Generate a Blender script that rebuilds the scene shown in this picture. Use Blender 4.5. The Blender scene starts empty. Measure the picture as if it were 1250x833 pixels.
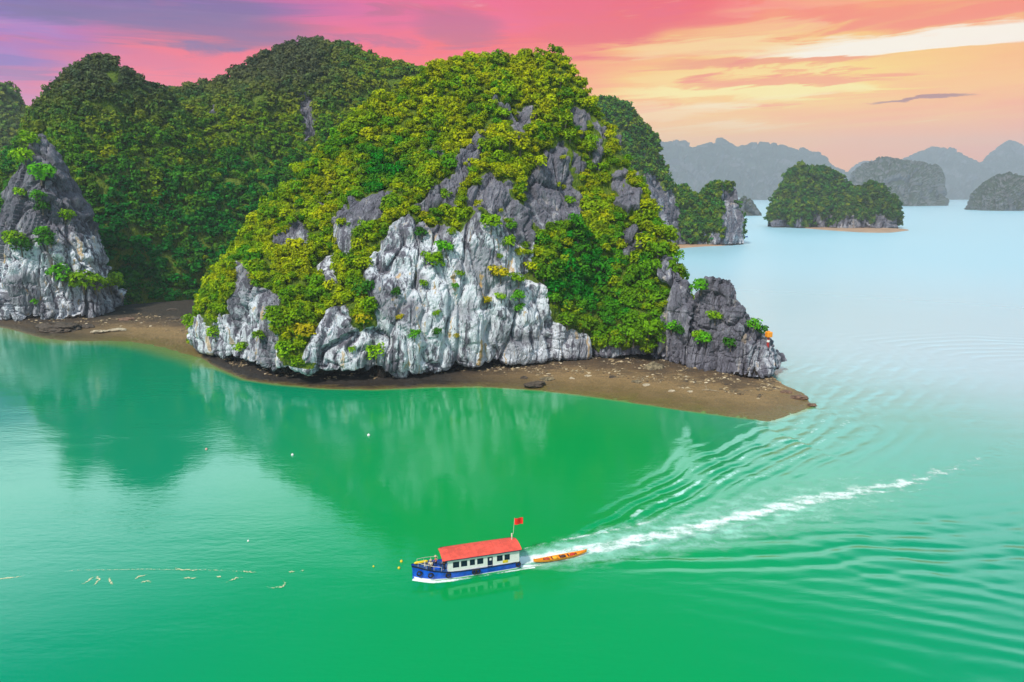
import bpy, math, random
import numpy as np
from mathutils import Vector, Matrix
R = math.radians
sc = bpy.context.scene
rng = np.random.default_rng(7)
random.seed(7)

# ------------------------------------------------------------------ camera
CAM_H, PITCH, FPX = 50.0, R(12.1), 833.0
cam = bpy.data.cameras.new('camera'); camo = bpy.data.objects.new('camera', cam)
sc.collection.objects.link(camo); sc.camera = camo
camo.location = (0, 0, CAM_H); camo.rotation_euler = (R(90) - PITCH, 0, 0)
cam.sensor_width = 36; cam.lens = 36 * FPX / 1250
cam.clip_start = 0.5; cam.clip_end = 40000

sc.view_settings.view_transform = 'Standard'
sc.view_settings.look = 'None'
sc.view_settings.exposure = 0.0
sc.view_settings.gamma = 1.0
sc.cycles.use_denoising = True
sc.cycles.max_bounces = 5
sc.cycles.diffuse_bounces = 2
sc.cycles.glossy_bounces = 2
sc.cycles.transparent_max_bounces = 6
sc.cycles.volume_bounces = 0
sc.cycles.sample_clamp_indirect = 6

# ------------------------------------------------------------------ light
SUN_EL, SUN_AZ = R(50), R(-145)          # azimuth measured from +Y (view direction) clockwise
sund = bpy.data.lights.new('sun', 'SUN'); suno = bpy.data.objects.new('sun', sund)
sc.collection.objects.link(suno)
sund.energy = 4.6; sund.angle = R(7); sund.color = (1.0, 0.93, 0.82)
sdir = Vector((math.sin(SUN_AZ) * math.cos(SUN_EL), math.cos(SUN_AZ) * math.cos(SUN_EL), math.sin(SUN_EL)))
suno.rotation_euler = sdir.to_track_quat('Z', 'Y').to_euler()
suno.location = (-100, -100, 300)


def srgb(r, g, b):
    f = lambda c: ((c / 255 + 0.055) / 1.055) ** 2.4 if c / 255 > 0.04045 else c / 255 / 12.92
    return (f(r), f(g), f(b), 1.0)


class NT:
    """tiny helper to wire shader nodes"""
    def __init__(s, tree):
        s.t = tree; s.n = tree.nodes; s.l = tree.links
    def new(s, typ, **kw):
        n = s.n.new(typ)
        for k, v in kw.items(): setattr(n, k, v)
        return n
    def put(s, sock, v):
        if isinstance(v, bpy.types.NodeSocket): s.l.new(v, sock)
        else: sock.default_value = v
    def math(s, op, a, b=0.0, c=0.0, clamp=False):
        n = s.new('ShaderNodeMath', operation=op, use_clamp=clamp)
        s.put(n.inputs[0], a); s.put(n.inputs[1], b)
        if op in ('MULTIPLY_ADD', 'SMOOTH_MIN'): s.put(n.inputs[2], c)
        return n.outputs[0]
    def mix(s, f, a, b, mode='MIX'):
        n = s.new('ShaderNodeMix', data_type='RGBA', blend_type=mode)
        s.put(n.inputs[0], f); s.put(n.inputs[6], a); s.put(n.inputs[7], b)
        return n.outputs[2]
    def ramp(s, f, stops, interp='LINEAR'):
        n = s.new('ShaderNodeValToRGB'); n.color_ramp.interpolation = interp
        e = n.color_ramp.elements
        while len(e) < len(stops): e.new(0.5)
        for q, (p, c) in zip(e, stops):
            q.position = p; q.color = c if len(c) == 4 else (*c, 1)
        s.put(n.inputs[0], f)
        return n.outputs[0]
    def sstep(s, v, lo, hi, a=0.0, b=1.0):
        n = s.new('ShaderNodeMapRange', interpolation_type='SMOOTHSTEP')
        s.put(n.inputs[0], v); n.inputs[1].default_value = lo; n.inputs[2].default_value = hi
        n.inputs[3].default_value = a; n.inputs[4].default_value = b
        return n.outputs[0]
    def lin(s, v, lo, hi, a=0.0, b=1.0):
        n = s.new('ShaderNodeMapRange')
        s.put(n.inputs[0], v); n.inputs[1].default_value = lo; n.inputs[2].default_value = hi
        n.inputs[3].default_value = a; n.inputs[4].default_value = b
        return n.outputs[0]
    def noise(s, vec, scale, detail=4, rough=0.55, dist=0.0):
        n = s.new('ShaderNodeTexNoise'); s.put(n.inputs['Vector'], vec)
        n.inputs['Scale'].default_value = scale; n.inputs['Detail'].default_value = detail
        n.inputs['Roughness'].default_value = rough; n.inputs['Distortion'].default_value = dist
        return n.outputs[0]
    def voro(s, vec, scale, feature='F1', out=0):
        n = s.new('ShaderNodeTexVoronoi', feature=feature); s.put(n.inputs['Vector'], vec)
        n.inputs['Scale'].default_value = scale
        return n.outputs[out]
    def scalev(s, vec, k):
        n = s.new('ShaderNodeVectorMath', operation='MULTIPLY'); s.put(n.inputs[0], vec); n.inputs[1].default_value = k
        return n.outputs[0]
    def comb(s, x, y, z):
        n = s.new('ShaderNodeCombineXYZ')
        for i, v in enumerate((x, y, z)): s.put(n.inputs[i], v)
        return n.outputs[0]


def ray_(px, py):
    a = (px - 625) / FPX; v = (416.5 - py) / FPX
    return (a, math.cos(PITCH) + v * math.sin(PITCH), -math.sin(PITCH) + v * math.cos(PITCH))
def build_world():
    w = bpy.data.worlds.new('World'); sc.world = w; w.use_nodes = True
    t = NT(w.node_tree); t.n.clear()
    out = t.new('ShaderNodeOutputWorld'); bg = t.new('ShaderNodeBackground')
    sky = t.new('ShaderNodeTexSky', sky_type='NISHITA'); sky.sun_disc = False
    sky.sun_elevation = SUN_EL; sky.sun_rotation = SUN_AZ
    sky.air_density = 1.2; sky.dust_density = 2.0
    tc = t.new('ShaderNodeTexCoord'); sep = t.new('ShaderNodeSeparateXYZ'); t.l.new(tc.outputs['Generated'], sep.inputs[0])
    x, y, z = sep.outputs
    az = t.math('MULTIPLY', t.math('ARCTAN2', x, y), 57.2958)
    el = t.math('MULTIPLY', t.math('ARCSINE', z), 57.2958)
    # wind-drawn clouds: everything is warped along slanting streaks
    slant = t.math('MULTIPLY_ADD', az, -0.035, el)
    sv = t.comb(t.math('MULTIPLY', az, 0.045), t.math('MULTIPLY', slant, 0.33), 0.0)
    n1 = t.noise(sv, 1.0, 6, 0.55, 0.6)
    sv2 = t.comb(t.math('MULTIPLY', az, 0.09), t.math('MULTIPLY', slant, 0.9), 3.7)
    n2 = t.noise(sv2, 1.0, 7, 0.6, 0.9)
    sv3 = t.comb(t.math('MULTIPLY', az, 0.03), t.math('MULTIPLY', slant, 0.55), 9.1)
    n3 = t.noise(sv3, 1.0, 5, 0.6, 0.4)
    azw = t.math('ADD', az, t.math('MULTIPLY', t.math('SUBTRACT', n1, 0.5), 26.0))
    elw = t.math('ADD', el, t.math('MULTIPLY', t.math('SUBTRACT', n2, 0.5), 5.0))
    f = t.lin(azw, -45, 45)
    P = lambda px: (math.degrees(math.atan((px - 625) / 833)) + 45) / 90
    def row(stops): return t.ramp(f, [(P(p), srgb(*c)) for p, c in stops])
    r14 = row([(-60, (84, 84, 170)), (100, (128, 92, 170)), (290, (150, 84, 150)), (450, (225, 86, 140)), (600, (240, 110, 140)), (760, (236, 108, 120)), (900, (250, 160, 150)), (1050, (252, 188, 150)), (1250, (248, 120, 70))])
    r9 = row([(-60, (140, 110, 180)), (60, (190, 105, 160)), (200, (240, 62, 92)), (330, (248, 72, 88)), (500, (255, 104, 96)), (680, (255, 124, 64)), (800, (255, 214, 150)), (950, (255, 226, 158)), (1100, (255, 200, 96)), (1250, (255, 176, 74))])
    r5 = row([(-60, (205, 130, 160)), (200, (240, 120, 130)), (480, (250, 130, 120)), (720, (255, 205, 150)), (850, (255, 180, 84)), (1000, (255, 158, 58)), (1130, (255, 156, 56)), (1250, (252, 140, 60))])
    r1 = row([(-60, (220, 150, 160)), (300, (240, 140, 130)), (800, (255, 176, 84)), (1000, (255, 160, 70)), (1250, (250, 140, 72))])
    c = t.mix(t.sstep(elw, 1.5, 4.5), r1, r5)
    c = t.mix(t.sstep(elw, 4.5, 8.0), c, r9)
    c = t.mix(t.sstep(elw, 9.5, 13.5), c, r14)
    # bright gaps between the streaks, and deeper bands of cloud
    rightish = t.sstep(az, 2, 22)
    gap = t.math('MULTIPLY', t.sstep(n3, 0.55, 0.70), t.math('MULTIPLY_ADD', rightish, 0.75, 0.12))
    gap = t.math('MULTIPLY', gap, t.sstep(el, 3, 6.5))
    c = t.mix(gap, c, srgb(255, 244, 214))
    red = t.math('MULTIPLY', t.sstep(n2, 0.52, 0.64), 0.8)
    c = t.mix(t.math('MULTIPLY', red, t.sstep(el, 4, 8)), c, t.ramp(f, [(0.0, srgb(120, 70, 140)), (0.3, srgb(150, 60, 120)), (0.5, srgb(236, 70, 90)), (0.72, srgb(246, 110, 66)), (1, srgb(250, 140, 60))]))
    def blob(c, px, py, w, h, col, k, tilt=0.0, soft=(0.25, 1.0)):
        d = ray_(px, py); a0 = math.degrees(math.atan2(d[0], d[1])); e0 = math.degrees(math.atan2(d[2], math.hypot(d[0], d[1])))
        sa = w / 15.5; se = h / 15.5
        da = t.math('ADD', az, -a0)
        de = t.math('ADD', t.math('MULTIPLY_ADD', t.math('SUBTRACT', n2, 0.5), 2.4, el), -e0); de = t.math('MULTIPLY_ADD', da, -tilt, de)
        de = t.math('MULTIPLY_ADD', t.math('SUBTRACT', n1, 0.5), 3.0, de)
        r = t.math('ADD', t.math('POWER', t.math('ABSOLUTE', t.math('DIVIDE', da, sa)), 2.0), t.math('POWER', t.math('ABSOLUTE', t.math('DIVIDE', de, se)), 2.0))
        r = t.math('ADD', r, t.math('MULTIPLY', t.math('SUBTRACT', n3, 0.5), 1.4))
        return t.mix(t.math('MULTIPLY', t.sstep(r, soft[0], 1.3, 1.0, 0.0), k), c, srgb(*col))
    c = blob(c, 210, 28, 190, 22, (92, 62, 120), 0.85, 0.02)
    c = blob(c, 60, 60, 150, 14, (112, 92, 172), 0.6, -0.02)
    c = blob(c, 300, 85, 190, 22, (246, 70, 96), 0.7)
    c = blob(c, 520, 75, 140, 18, (255, 104, 110), 0.6)
    c = blob(c, 560, 30, 60, 22, (160, 64, 108), 0.55, -0.05)
    c = blob(c, 730, 42, 75, 13, (238, 62, 70), 0.85)
    c = blob(c, 985, 108, 260, 12, (255, 236, 170), 0.9)
    c = blob(c, 1130, 45, 190, 14, (255, 246, 232), 0.95, 0.02)
    c = blob(c, 860, 62, 130, 9, (255, 222, 170), 0.7)
    c = blob(c, 930, 78, 130, 6, (240, 120, 66), 0.7, -0.01)
    c = blob(c, 960, 101, 130, 5, (248, 130, 34), 0.8)
    c = blob(c, 1190, 95, 110, 10, (255, 170, 48), 0.8, -0.02)
    c = blob(c, 1190, 10, 110, 8, (250, 104, 40), 0.85, 0.04)
    c = blob(c, 800, 140, 120, 10, (255, 224, 180), 0.6)
    c = blob(c, 1010, 20, 120, 8, (250, 150, 120), 0.6, 0.02)
    c = blob(c, 1122, 125, 55, 2.6, (150, 84, 84), 0.9, 0.03)
    hs = t.new('ShaderNodeHueSaturation'); hs.inputs['Saturation'].default_value = 1.38; t.l.new(c, hs.inputs['Color']); t.l.new(t.sstep(el, 2, 12, 1.75, 1.30), hs.inputs['Value'])
    c = hs.outputs[0]
    # unseen high overcast above the sunset band, brightness and tint shaped for water reflections
    hi = t.ramp(t.noise(t.scalev(tc.outputs['Generated'], (2.0, 2.0, 5.0)), 1.3, 5), [(0.25, (0.50, 0.78, 1.0)), (0.7, (0.88, 1.04, 1.14))])
    hif = t.mix(t.sstep(elw, 24, 33), hi, t.ramp(t.noise(t.scalev(tc.outputs['Generated'], (2.0, 2.0, 4.0)), 1.6, 5), [(0.3, (0.0, 0.34, 0.55)), (0.75, (0.06, 0.66, 0.85))]))
    hif = t.mix(1.0, hif, t.ramp(t.lin(elw, 0, 60), [(0.0, (2.9, 2.8, 2.65)), (0.38, (2.9, 2.8, 2.65)), (0.54, (0.75, 0.75, 0.75))]), 'MULTIPLY')
    c = t.mix(t.sstep(elw, 14.5, 17.5), c, hif)
    hi = t.mix(1.0, hi, (0.86, 0.80, 0.78, 1), 'MULTIPLY')
    back = t.sstep(t.math('ABSOLUTE', az), 60, 110)
    c = t.mix(back, c, hi)
    c = t.mix(0.9, t.mix(1.0, sky.outputs[0], (0.1, 0.1, 0.1, 1), 'MULTIPLY'), c)
    t.l.new(c, bg.inputs[0]); bg.inputs[1].default_value = 1.0
    t.l.new(bg.outputs[0], out.inputs[0])
    w.cycles.sampling_method = 'MANUAL'; w.cycles.sample_map_resolution = 512
build_world()

# ------------------------------------------------------------------ maths
CP, SP = math.cos(PITCH), math.sin(PITCH)
def ray(px, py):
    a = (px - 625) / FPX; v = (416.5 - py) / FPX
    return np.array([a, CP + v * SP, -SP + v * CP])
def at(px, py, D):
    d = ray(px, py); return np.array([0, 0, CAM_H]) + d * (D / d[1])
def ground(px, py, z=0.0):
    d = ray(px, py); return np.array([0, 0, CAM_H]) + d * ((CAM_H - z) / -d[2])
def proj(P):
    P = np.asarray(P, float); x = P[..., 0]; y = P[..., 1]; z = P[..., 2] - CAM_H
    zf = y * CP - z * SP; up = y * SP + z * CP
    return 625 + FPX * x / zf, 416.5 - FPX * up / zf

_perm = np.random.default_rng(3).permutation(256); _perm = np.concatenate([_perm] * 3)
_g = np.random.default_rng(4).normal(size=(256, 3)); _g /= np.linalg.norm(_g, axis=1)[:, None]
def perlin(P):
    P = np.asarray(P, float); i = np.floor(P).astype(int); f = P - i; i &= 255
    u = f * f * f * (f * (f * 6 - 15) + 10); res = 0
    for dx in (0, 1):
        for dy in (0, 1):
            for dz in (0, 1):
                h = _perm[_perm[_perm[(i[..., 0] + dx) & 255] + ((i[..., 1] + dy) & 255)] + ((i[..., 2] + dz) & 255)]
                g = _g[h]
                d = g[..., 0] * (f[..., 0] - dx) + g[..., 1] * (f[..., 1] - dy) + g[..., 2] * (f[..., 2] - dz)
                w = (u[..., 0] if dx else 1 - u[..., 0]) * (u[..., 1] if dy else 1 - u[..., 1]) * (u[..., 2] if dz else 1 - u[..., 2])
                res = res + d * w
    return res
def fbm(P, o=4, ridged=False):
    P = np.asarray(P, float); s = 0; a = 1.0
    for k in range(o):
        n = perlin(P + 17.3 * k)
        s = s + a * ((0.5 - np.abs(n) * 1.6) if ridged else n); a *= 0.5; P = P * 2.03
    return s
def inpoly(px, py, poly):
    c = np.zeros(np.shape(px), bool); n = len(poly)
    for i in range(n):
        x1, y1 = poly[i]; x2, y2 = poly[(i + 1) % n]
        if y1 == y2: continue
        c ^= ((y1 > py) != (y2 > py)) & (px < (x2 - x1) * (py - y1) / (y2 - y1) + x1)
    return c
def interp(tab, x):
    tab = np.array(tab, float); return np.interp(x, tab[:, 0], tab[:, 1])

# ------------------------------------------------------------------ mesh helpers
def mk(name, V, F, mat=None, parent=None, smooth=False, sel=None):
    me = bpy.data.meshes.new(name); V = np.asarray(V, np.float32); F = np.asarray(F, np.int32)
    k = F.shape[1]
    me.vertices.add(len(V)); me.vertices.foreach_set('co', V.ravel())
    me.loops.add(F.size); me.loops.foreach_set('vertex_index', F.ravel())
    me.polygons.add(len(F)); me.polygons.foreach_set('loop_start', np.arange(0, F.size, k, dtype=np.int32))
    me.polygons.foreach_set('loop_total', np.full(len(F), k, np.int32))
    me.polygons.foreach_set('use_smooth', np.full(len(F), smooth, bool))
    me.update(calc_edges=True)
    if mat: me.materials.append(mat)
    o = bpy.data.objects.new(name, me); sc.collection.objects.link(o)
    if parent: o.parent = parent
    return o
def attr(o, name, col):
    a = o.data.attributes.new(name, 'FLOAT_COLOR', 'POINT')
    c = np.ones((len(o.data.vertices), 4), np.float32); c[:, :3] = col
    a.data.foreach_set('color', c.ravel())
def fattr(o, name, val):
    a = o.data.attributes.new(name, 'FLOAT', 'POINT'); a.data.foreach_set('value', np.asarray(val, np.float32).ravel())
def tag(o, label=None, cat=None, group=None, kind=None):
    if label: o['label'] = label
    if cat: o['category'] = cat
    if group: o['group'] = group
    if kind: o['kind'] = kind
    return o
def empty(name, loc=(0, 0, 0), rz=0, label=None, cat=None, group=None):
    o = bpy.data.objects.new(name, None); sc.collection.objects.link(o)
    o.location = loc; o.rotation_euler = (0, 0, rz); o.empty_display_size = 0.5
    return tag(o, label, cat, group)
class MB:
    """collects simple shapes in one mesh (lists), built as one object"""
    def __init__(s): s.v = []; s.f = []
    def add(s, vs, fs):
        b = len(s.v); s.v += [tuple(map(float, p)) for p in vs]; s.f += [tuple(b + i for i in f) for f in fs]
    def box(s, c, d, rz=0, top=1.0):
        cx, cy, cz = c; hx, hy, hz = d[0] / 2, d[1] / 2, d[2] / 2; vs = []
        for k in (-1, 1):
            q = top if k == 1 else 1
            for i, j in ((-1, -1), (1, -1), (1, 1), (-1, 1)):
                x, y = i * hx * q, j * hy * q
                vs.append((cx + x * math.cos(rz) - y * math.sin(rz), cy + x * math.sin(rz) + y * math.cos(rz), cz + k * hz))
        s.add(vs, [(3, 2, 1, 0), (4, 5, 6, 7), (0, 1, 5, 4), (1, 2, 6, 5), (2, 3, 7, 6), (3, 0, 4, 7)])
    def tube(s, pts, rad, n=8, cap=True):
        pts = [Vector(p) for p in pts]; rad = rad if hasattr(rad, '__len__') else [rad] * len(pts)
        b = len(s.v)
        for i, p in enumerate(pts):
            d = (pts[min(i + 1, len(pts) - 1)] - pts[max(i - 1, 0)]).normalized()
            a = d.orthogonal().normalized() if abs(d.z) > 0.95 else Vector((0, 0, 1)).cross(d).normalized(); c = d.cross(a)
            for k in range(n):
                t = 2 * math.pi * k / n; s.v.append(tuple(p + rad[i] * (a * math.cos(t) + c * math.sin(t))))
        for i in range(len(pts) - 1):
            for k in range(n):
                q = b + i * n; s.f.append((q + k, q + (k + 1) % n, q + n + (k + 1) % n, q + n + k))
        if cap:
            s.f.append(tuple(b + k for k in reversed(range(n)))); s.f.append(tuple(b + (len(pts) - 1) * n + k for k in range(n)))
    def ball(s, c, r, n=10, m=6):
        r = r if hasattr(r, '__len__') else (r, r, r)
        vs = [(c[0], c[1], c[2] - r[2])]
        for i in range(1, m):
            p = math.pi * i / m - math.pi / 2
            for k in range(n):
                t = 2 * math.pi * k / n; vs.append((c[0] + r[0] * math.cos(p) * math.cos(t), c[1] + r[1] * math.cos(p) * math.sin(t), c[2] + r[2] * math.sin(p)))
        vs.append((c[0], c[1], c[2] + r[2])); fs = [(0, 1 + (k + 1) % n, 1 + k) for k in range(n)]
        for i in range(m - 2):
            for k in range(n):
                a = 1 + i * n + k; b2 = 1 + i * n + (k + 1) % n; fs.append((a, b2, b2 + n, a + n))
        L = len(vs) - 1; fs += [(L, L - n + k, L - n + (k + 1) % n) for k in range(n)]
        s.add(vs, fs)
    def build(s, name, mat, parent=None, smooth=False, bevel=0, loc=None, rz=0):
        me = bpy.data.meshes.new(name); me.from_pydata(s.v, [], s.f); me.update()
        if smooth: me.polygons.foreach_set('use_smooth', [True] * len(me.polygons))
        me.materials.append(mat); o = bpy.data.objects.new(name, me); sc.collection.objects.link(o)
        if parent: o.parent = parent
        if bevel:
            m = o.modifiers.new('b', 'BEVEL'); m.width = bevel; m.segments = 2; m.limit_method = 'ANGLE'
        if loc is not None: o.location = loc; o.rotation_euler = (0, 0, rz)
        return o

def crom(A, t):
    """Catmull-Rom through A (n,...) at params t in [0,n-1]"""
    n = len(A); i = np.clip(np.floor(t).astype(int), 0, n - 2); f = t - i
    p1 = A[i]; p2 = A[i + 1]; p0 = A[np.maximum(i - 1, 0)]; p3 = A[np.minimum(i + 2, n - 1)]
    f = f.reshape((-1,) + (1,) * (A.ndim - 1))
    lin = p1 + (p2 - p1) * f
    cr = 0.5 * (2 * p1 + (p2 - p0) * f + (2 * p0 - 5 * p1 + 4 * p2 - p3) * f ** 2 + (3 * p1 - p0 - 3 * p2 + p3) * f ** 3)
    return 0.55 * cr + 0.45 * lin
def params(A, axis, n):
    d = np.linalg.norm(np.diff(A, axis=axis), axis=-1); L = d.mean(axis=1 - axis) + 1e-6
    c = np.concatenate([[0], np.cumsum(L)]); return np.interp(np.linspace(0, c[-1], n), c, np.arange(len(c)))
def normals(G):
    du = np.gradient(G, axis=1); dv = np.gradient(G, axis=0)
    n = np.cross(du, dv); n /= np.linalg.norm(n, axis=-1)[..., None] + 1e-9
    return n
def grid_faces(r, c):
    i = np.arange(r * c).reshape(r, c)
    return np.stack([i[:-1, :-1], i[:-1, 1:], i[1:, 1:], i[1:, :-1]], -1).reshape(-1, 4)
def loft(rows, nv, nu):
    """rows: list (front to back) of lists of control points; returns fine grid (nv,nu,3)"""
    A = np.array(rows, float)
    tv = params(A, 0, nv); tu = params(A, 1, nu)
    G = crom(A, tv)
    return np.swapaxes(crom(np.swapaxes(G, 0, 1), tu), 0, 1), tv, tu

# ------------------------------------------------------------------ materials
def material(name):
    m = bpy.data.materials.new(name); m.use_nodes = True; t = NT(m.node_tree)
    return m, t, t.n['Principled BSDF']
def simple(name, col, rough=0.6, metal=0.0, grime=0.25, scale=3.0):
    m, t, b = material(name)
    tc = t.new('ShaderNodeTexCoord'); n = t.noise(tc.outputs['Object'], scale, 5, 0.65)
    dark = tuple(c * (1 - grime) for c in col[:3]) + (1,)
    t.l.new(t.mix(t.sstep(n, 0.35, 0.65), dark, (*col[:3], 1)), b.inputs['Base Color'])
    b.inputs['Roughness'].default_value = rough; b.inputs['Metallic'].default_value = metal
    return m

def leaf_mat(name, source):
    m, t, b = material(name)
    geo = t.new('ShaderNodeNewGeometry')
    if source == 'object':
        oi = t.new('ShaderNodeObjectInfo'); col = oi.outputs['Color']
    else:
        at_ = t.new('ShaderNodeAttribute', attribute_name='tint'); col = at_.outputs['Color']
    n = t.noise(geo.outputs['Position'], 0.55, 3)
    rv = t.math('MULTIPLY_ADD', geo.outputs['Random Per Island'], 0.5, 0.75)
    vv = t.math('MULTIPLY', rv, t.lin(n, 0.3, 0.7, 0.8, 1.2))
    c = t.mix(1.0, col, t.comb(vv, vv, vv), 'MULTIPLY')
    t.l.new(c, b.inputs['Base Color']); b.inputs['Roughness'].default_value = 0.6
    b.inputs['Specular IOR Level'].default_value = 0.05
    tr = t.new('ShaderNodeBsdfTranslucent'); t.l.new(t.mix(1.0, c, (1.1, 1.2, 0.4, 1), 'MULTIPLY'), tr.inputs[0])
    mx = t.new('ShaderNodeMixShader'); mx.inputs[0].default_value = 0.22
    t.l.new(b.outputs[0], mx.inputs[1]); t.l.new(tr.outputs[0], mx.inputs[2])
    t.l.new(mx.outputs[0], t.n['Material Output'].inputs[0])
    return m
M_LEAF_O = leaf_mat('leaf_object', 'object'); M_LEAF_A = leaf_mat('leaf_attribute', 'attribute')

def rock_mat(name, pale=0.5, k=1.0, veg=True, bump=1.0):
    """fluted karst limestone; attribute veg = soil and low cover under the trees, attribute pale = washed lower cliff"""
    m, t, b = material(name)
    geo = t.new('ShaderNodeNewGeometry'); P = geo.outputs['Position']; Ps = t.scalev(P, (k, k, k))
    st = t.scalev(Ps, (1, 1, 0.13))
    warp = t.new('ShaderNodeTexNoise'); t.l.new(Ps, warp.inputs['Vector']); warp.inputs['Scale'].default_value = 0.25; warp.inputs['Detail'].default_value = 3
    wv = t.new('ShaderNodeVectorMath', operation='MULTIPLY_ADD'); t.l.new(warp.outputs['Color'], wv.inputs[0]); wv.inputs[1].default_value = (3.5, 3.5, 0.9); t.l.new(st, wv.inputs[2])
    streak = t.noise(wv.outputs[0], 0.42, 5, 0.6)
    streak2 = t.noise(wv.outputs[0], 1.5, 6, 0.7)
    big = t.noise(Ps, 0.07, 4, 0.6)
    fine = t.noise(t.scalev(Ps, (1, 1, 0.5)), 1.8, 8, 0.75)
    pa = t.new('ShaderNodeAttribute', attribute_name='pale').outputs['Fac']
    base = t.ramp(t.math('ADD', t.math('MULTIPLY', fine, 0.45), t.math('ADD', t.math('MULTIPLY', streak, 0.25), t.math('MULTIPLY', big, 0.30))),
                  [(0.33, (0.045, 0.044, 0.058)), (0.45, (0.115, 0.112, 0.145)), (0.55, (0.17, 0.168, 0.21)), (0.70, (0.27, 0.27, 0.32))])
    white = t.math('MULTIPLY', t.sstep(t.math('ADD', streak, t.math('ADD', t.math('MULTIPLY', t.math('SUBTRACT', streak2, 0.5), 0.5), t.math('MULTIPLY', t.math('SUBTRACT', pa, 0.6), 0.14))), 0.475, 0.60), t.math('MULTIPLY', pa, t.sstep(big, 0.38, 0.56, 0.25, 1.0)))
    c = t.mix(white, base, (0.66, 0.70, 0.78, 1))
    dk = t.math('MULTIPLY', t.sstep(streak2, 0.57, 0.68), 0.75)
    c = t.mix(dk, c, (0.045, 0.047, 0.06, 1))
    och = t.math('MULTIPLY', t.sstep(t.noise(wv.outputs[0], 0.42, 3, 0.5), 0.62, 0.68), t.math('MULTIPLY', pa, 0.75))
    c = t.mix(och, c, (0.52, 0.36, 0.17, 1))
    if veg:
        va = t.new('ShaderNodeAttribute', attribute_name='veg').outputs['Fac']
        c = t.mix(t.sstep(t.math('ADD', va, t.math('MULTIPLY', t.math('SUBTRACT', fine, 0.5), 0.9)), 0.45, 0.6), c,
                  t.mix(t.sstep(fine, 0.35, 0.65), (0.04, 0.10, 0.008, 1), (0.15, 0.20, 0.010, 1)))
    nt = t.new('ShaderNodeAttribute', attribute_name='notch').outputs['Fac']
    c = t.mix(t.sstep(nt, 0.3, 0.7), c, (0.022, 0.016, 0.012, 1))  # shade of the undercut painted into the recess colour
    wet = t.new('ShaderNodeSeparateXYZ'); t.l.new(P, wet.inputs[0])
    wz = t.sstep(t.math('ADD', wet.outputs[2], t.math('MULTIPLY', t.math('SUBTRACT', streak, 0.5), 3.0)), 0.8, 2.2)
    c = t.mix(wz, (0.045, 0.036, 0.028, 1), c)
    t.l.new(c, b.inputs['Base Color']); b.inputs['Roughness'].default_value = 0.85; b.inputs['Specular IOR Level'].default_value = 0.25
    v = t.voro(wv.outputs[0], 1.1, 'DISTANCE_TO_EDGE')
    h = t.math('ADD', t.math('MULTIPLY', t.sstep(v, 0.0, 0.25), 0.35), t.math('ADD', t.math('MULTIPLY', fine, 1.0), t.math('MULTIPLY', streak2, 0.7)))
    bp = t.new('ShaderNodeBump'); bp.inputs['Distance'].default_value = 0.6 * bump; bp.inputs['Strength'].default_value = 0.8
    t.l.new(h, bp.inputs['Height']); t.l.new(bp.outputs[0], b.inputs['Normal'])
    return m
M_ROCK = rock_mat('limestone')
M_ROCK_FAR = rock_mat('limestone_far', k=0.3, bump=3)

def hill_mat(name, veg_col, rock_col, scale):
    m, t, b = material(name)
    geo = t.new('ShaderNodeNewGeometry'); P = geo.outputs['Position']
    n = t.noise(P, scale, 7, 0.7); n2 = t.noise(t.scalev(P, (1, 1, 0.25)), scale * 2.5, 6, 0.7)
    sep = t.new('ShaderNodeSeparateXYZ'); t.l.new(geo.outputs['Normal'], sep.inputs[0])
    steep = t.sstep(t.math('ADD', sep.outputs[2], t.math('MULTIPLY', t.math('SUBTRACT', n2, 0.5), 0.7)), 0.10, 0.24)
    c = t.mix(steep, (*rock_col, 1), t.mix(t.sstep(n, 0.4, 0.62), tuple(q * 0.55 for q in veg_col) + (1,), (*veg_col, 1)))
    t.l.new(c, b.inputs['Base Color']); b.inputs['Roughness'].default_value = 0.95; b.inputs['Specular IOR Level'].default_value = 0.1
    bp = t.new('ShaderNodeBump'); bp.inputs['Distance'].default_value = 0.8 / scale * 0.1; bp.inputs['Strength'].default_value = 0.8
    t.l.new(n, bp.inputs['Height']); t.l.new(bp.outputs[0], b.inputs['Normal'])
    return m

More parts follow.
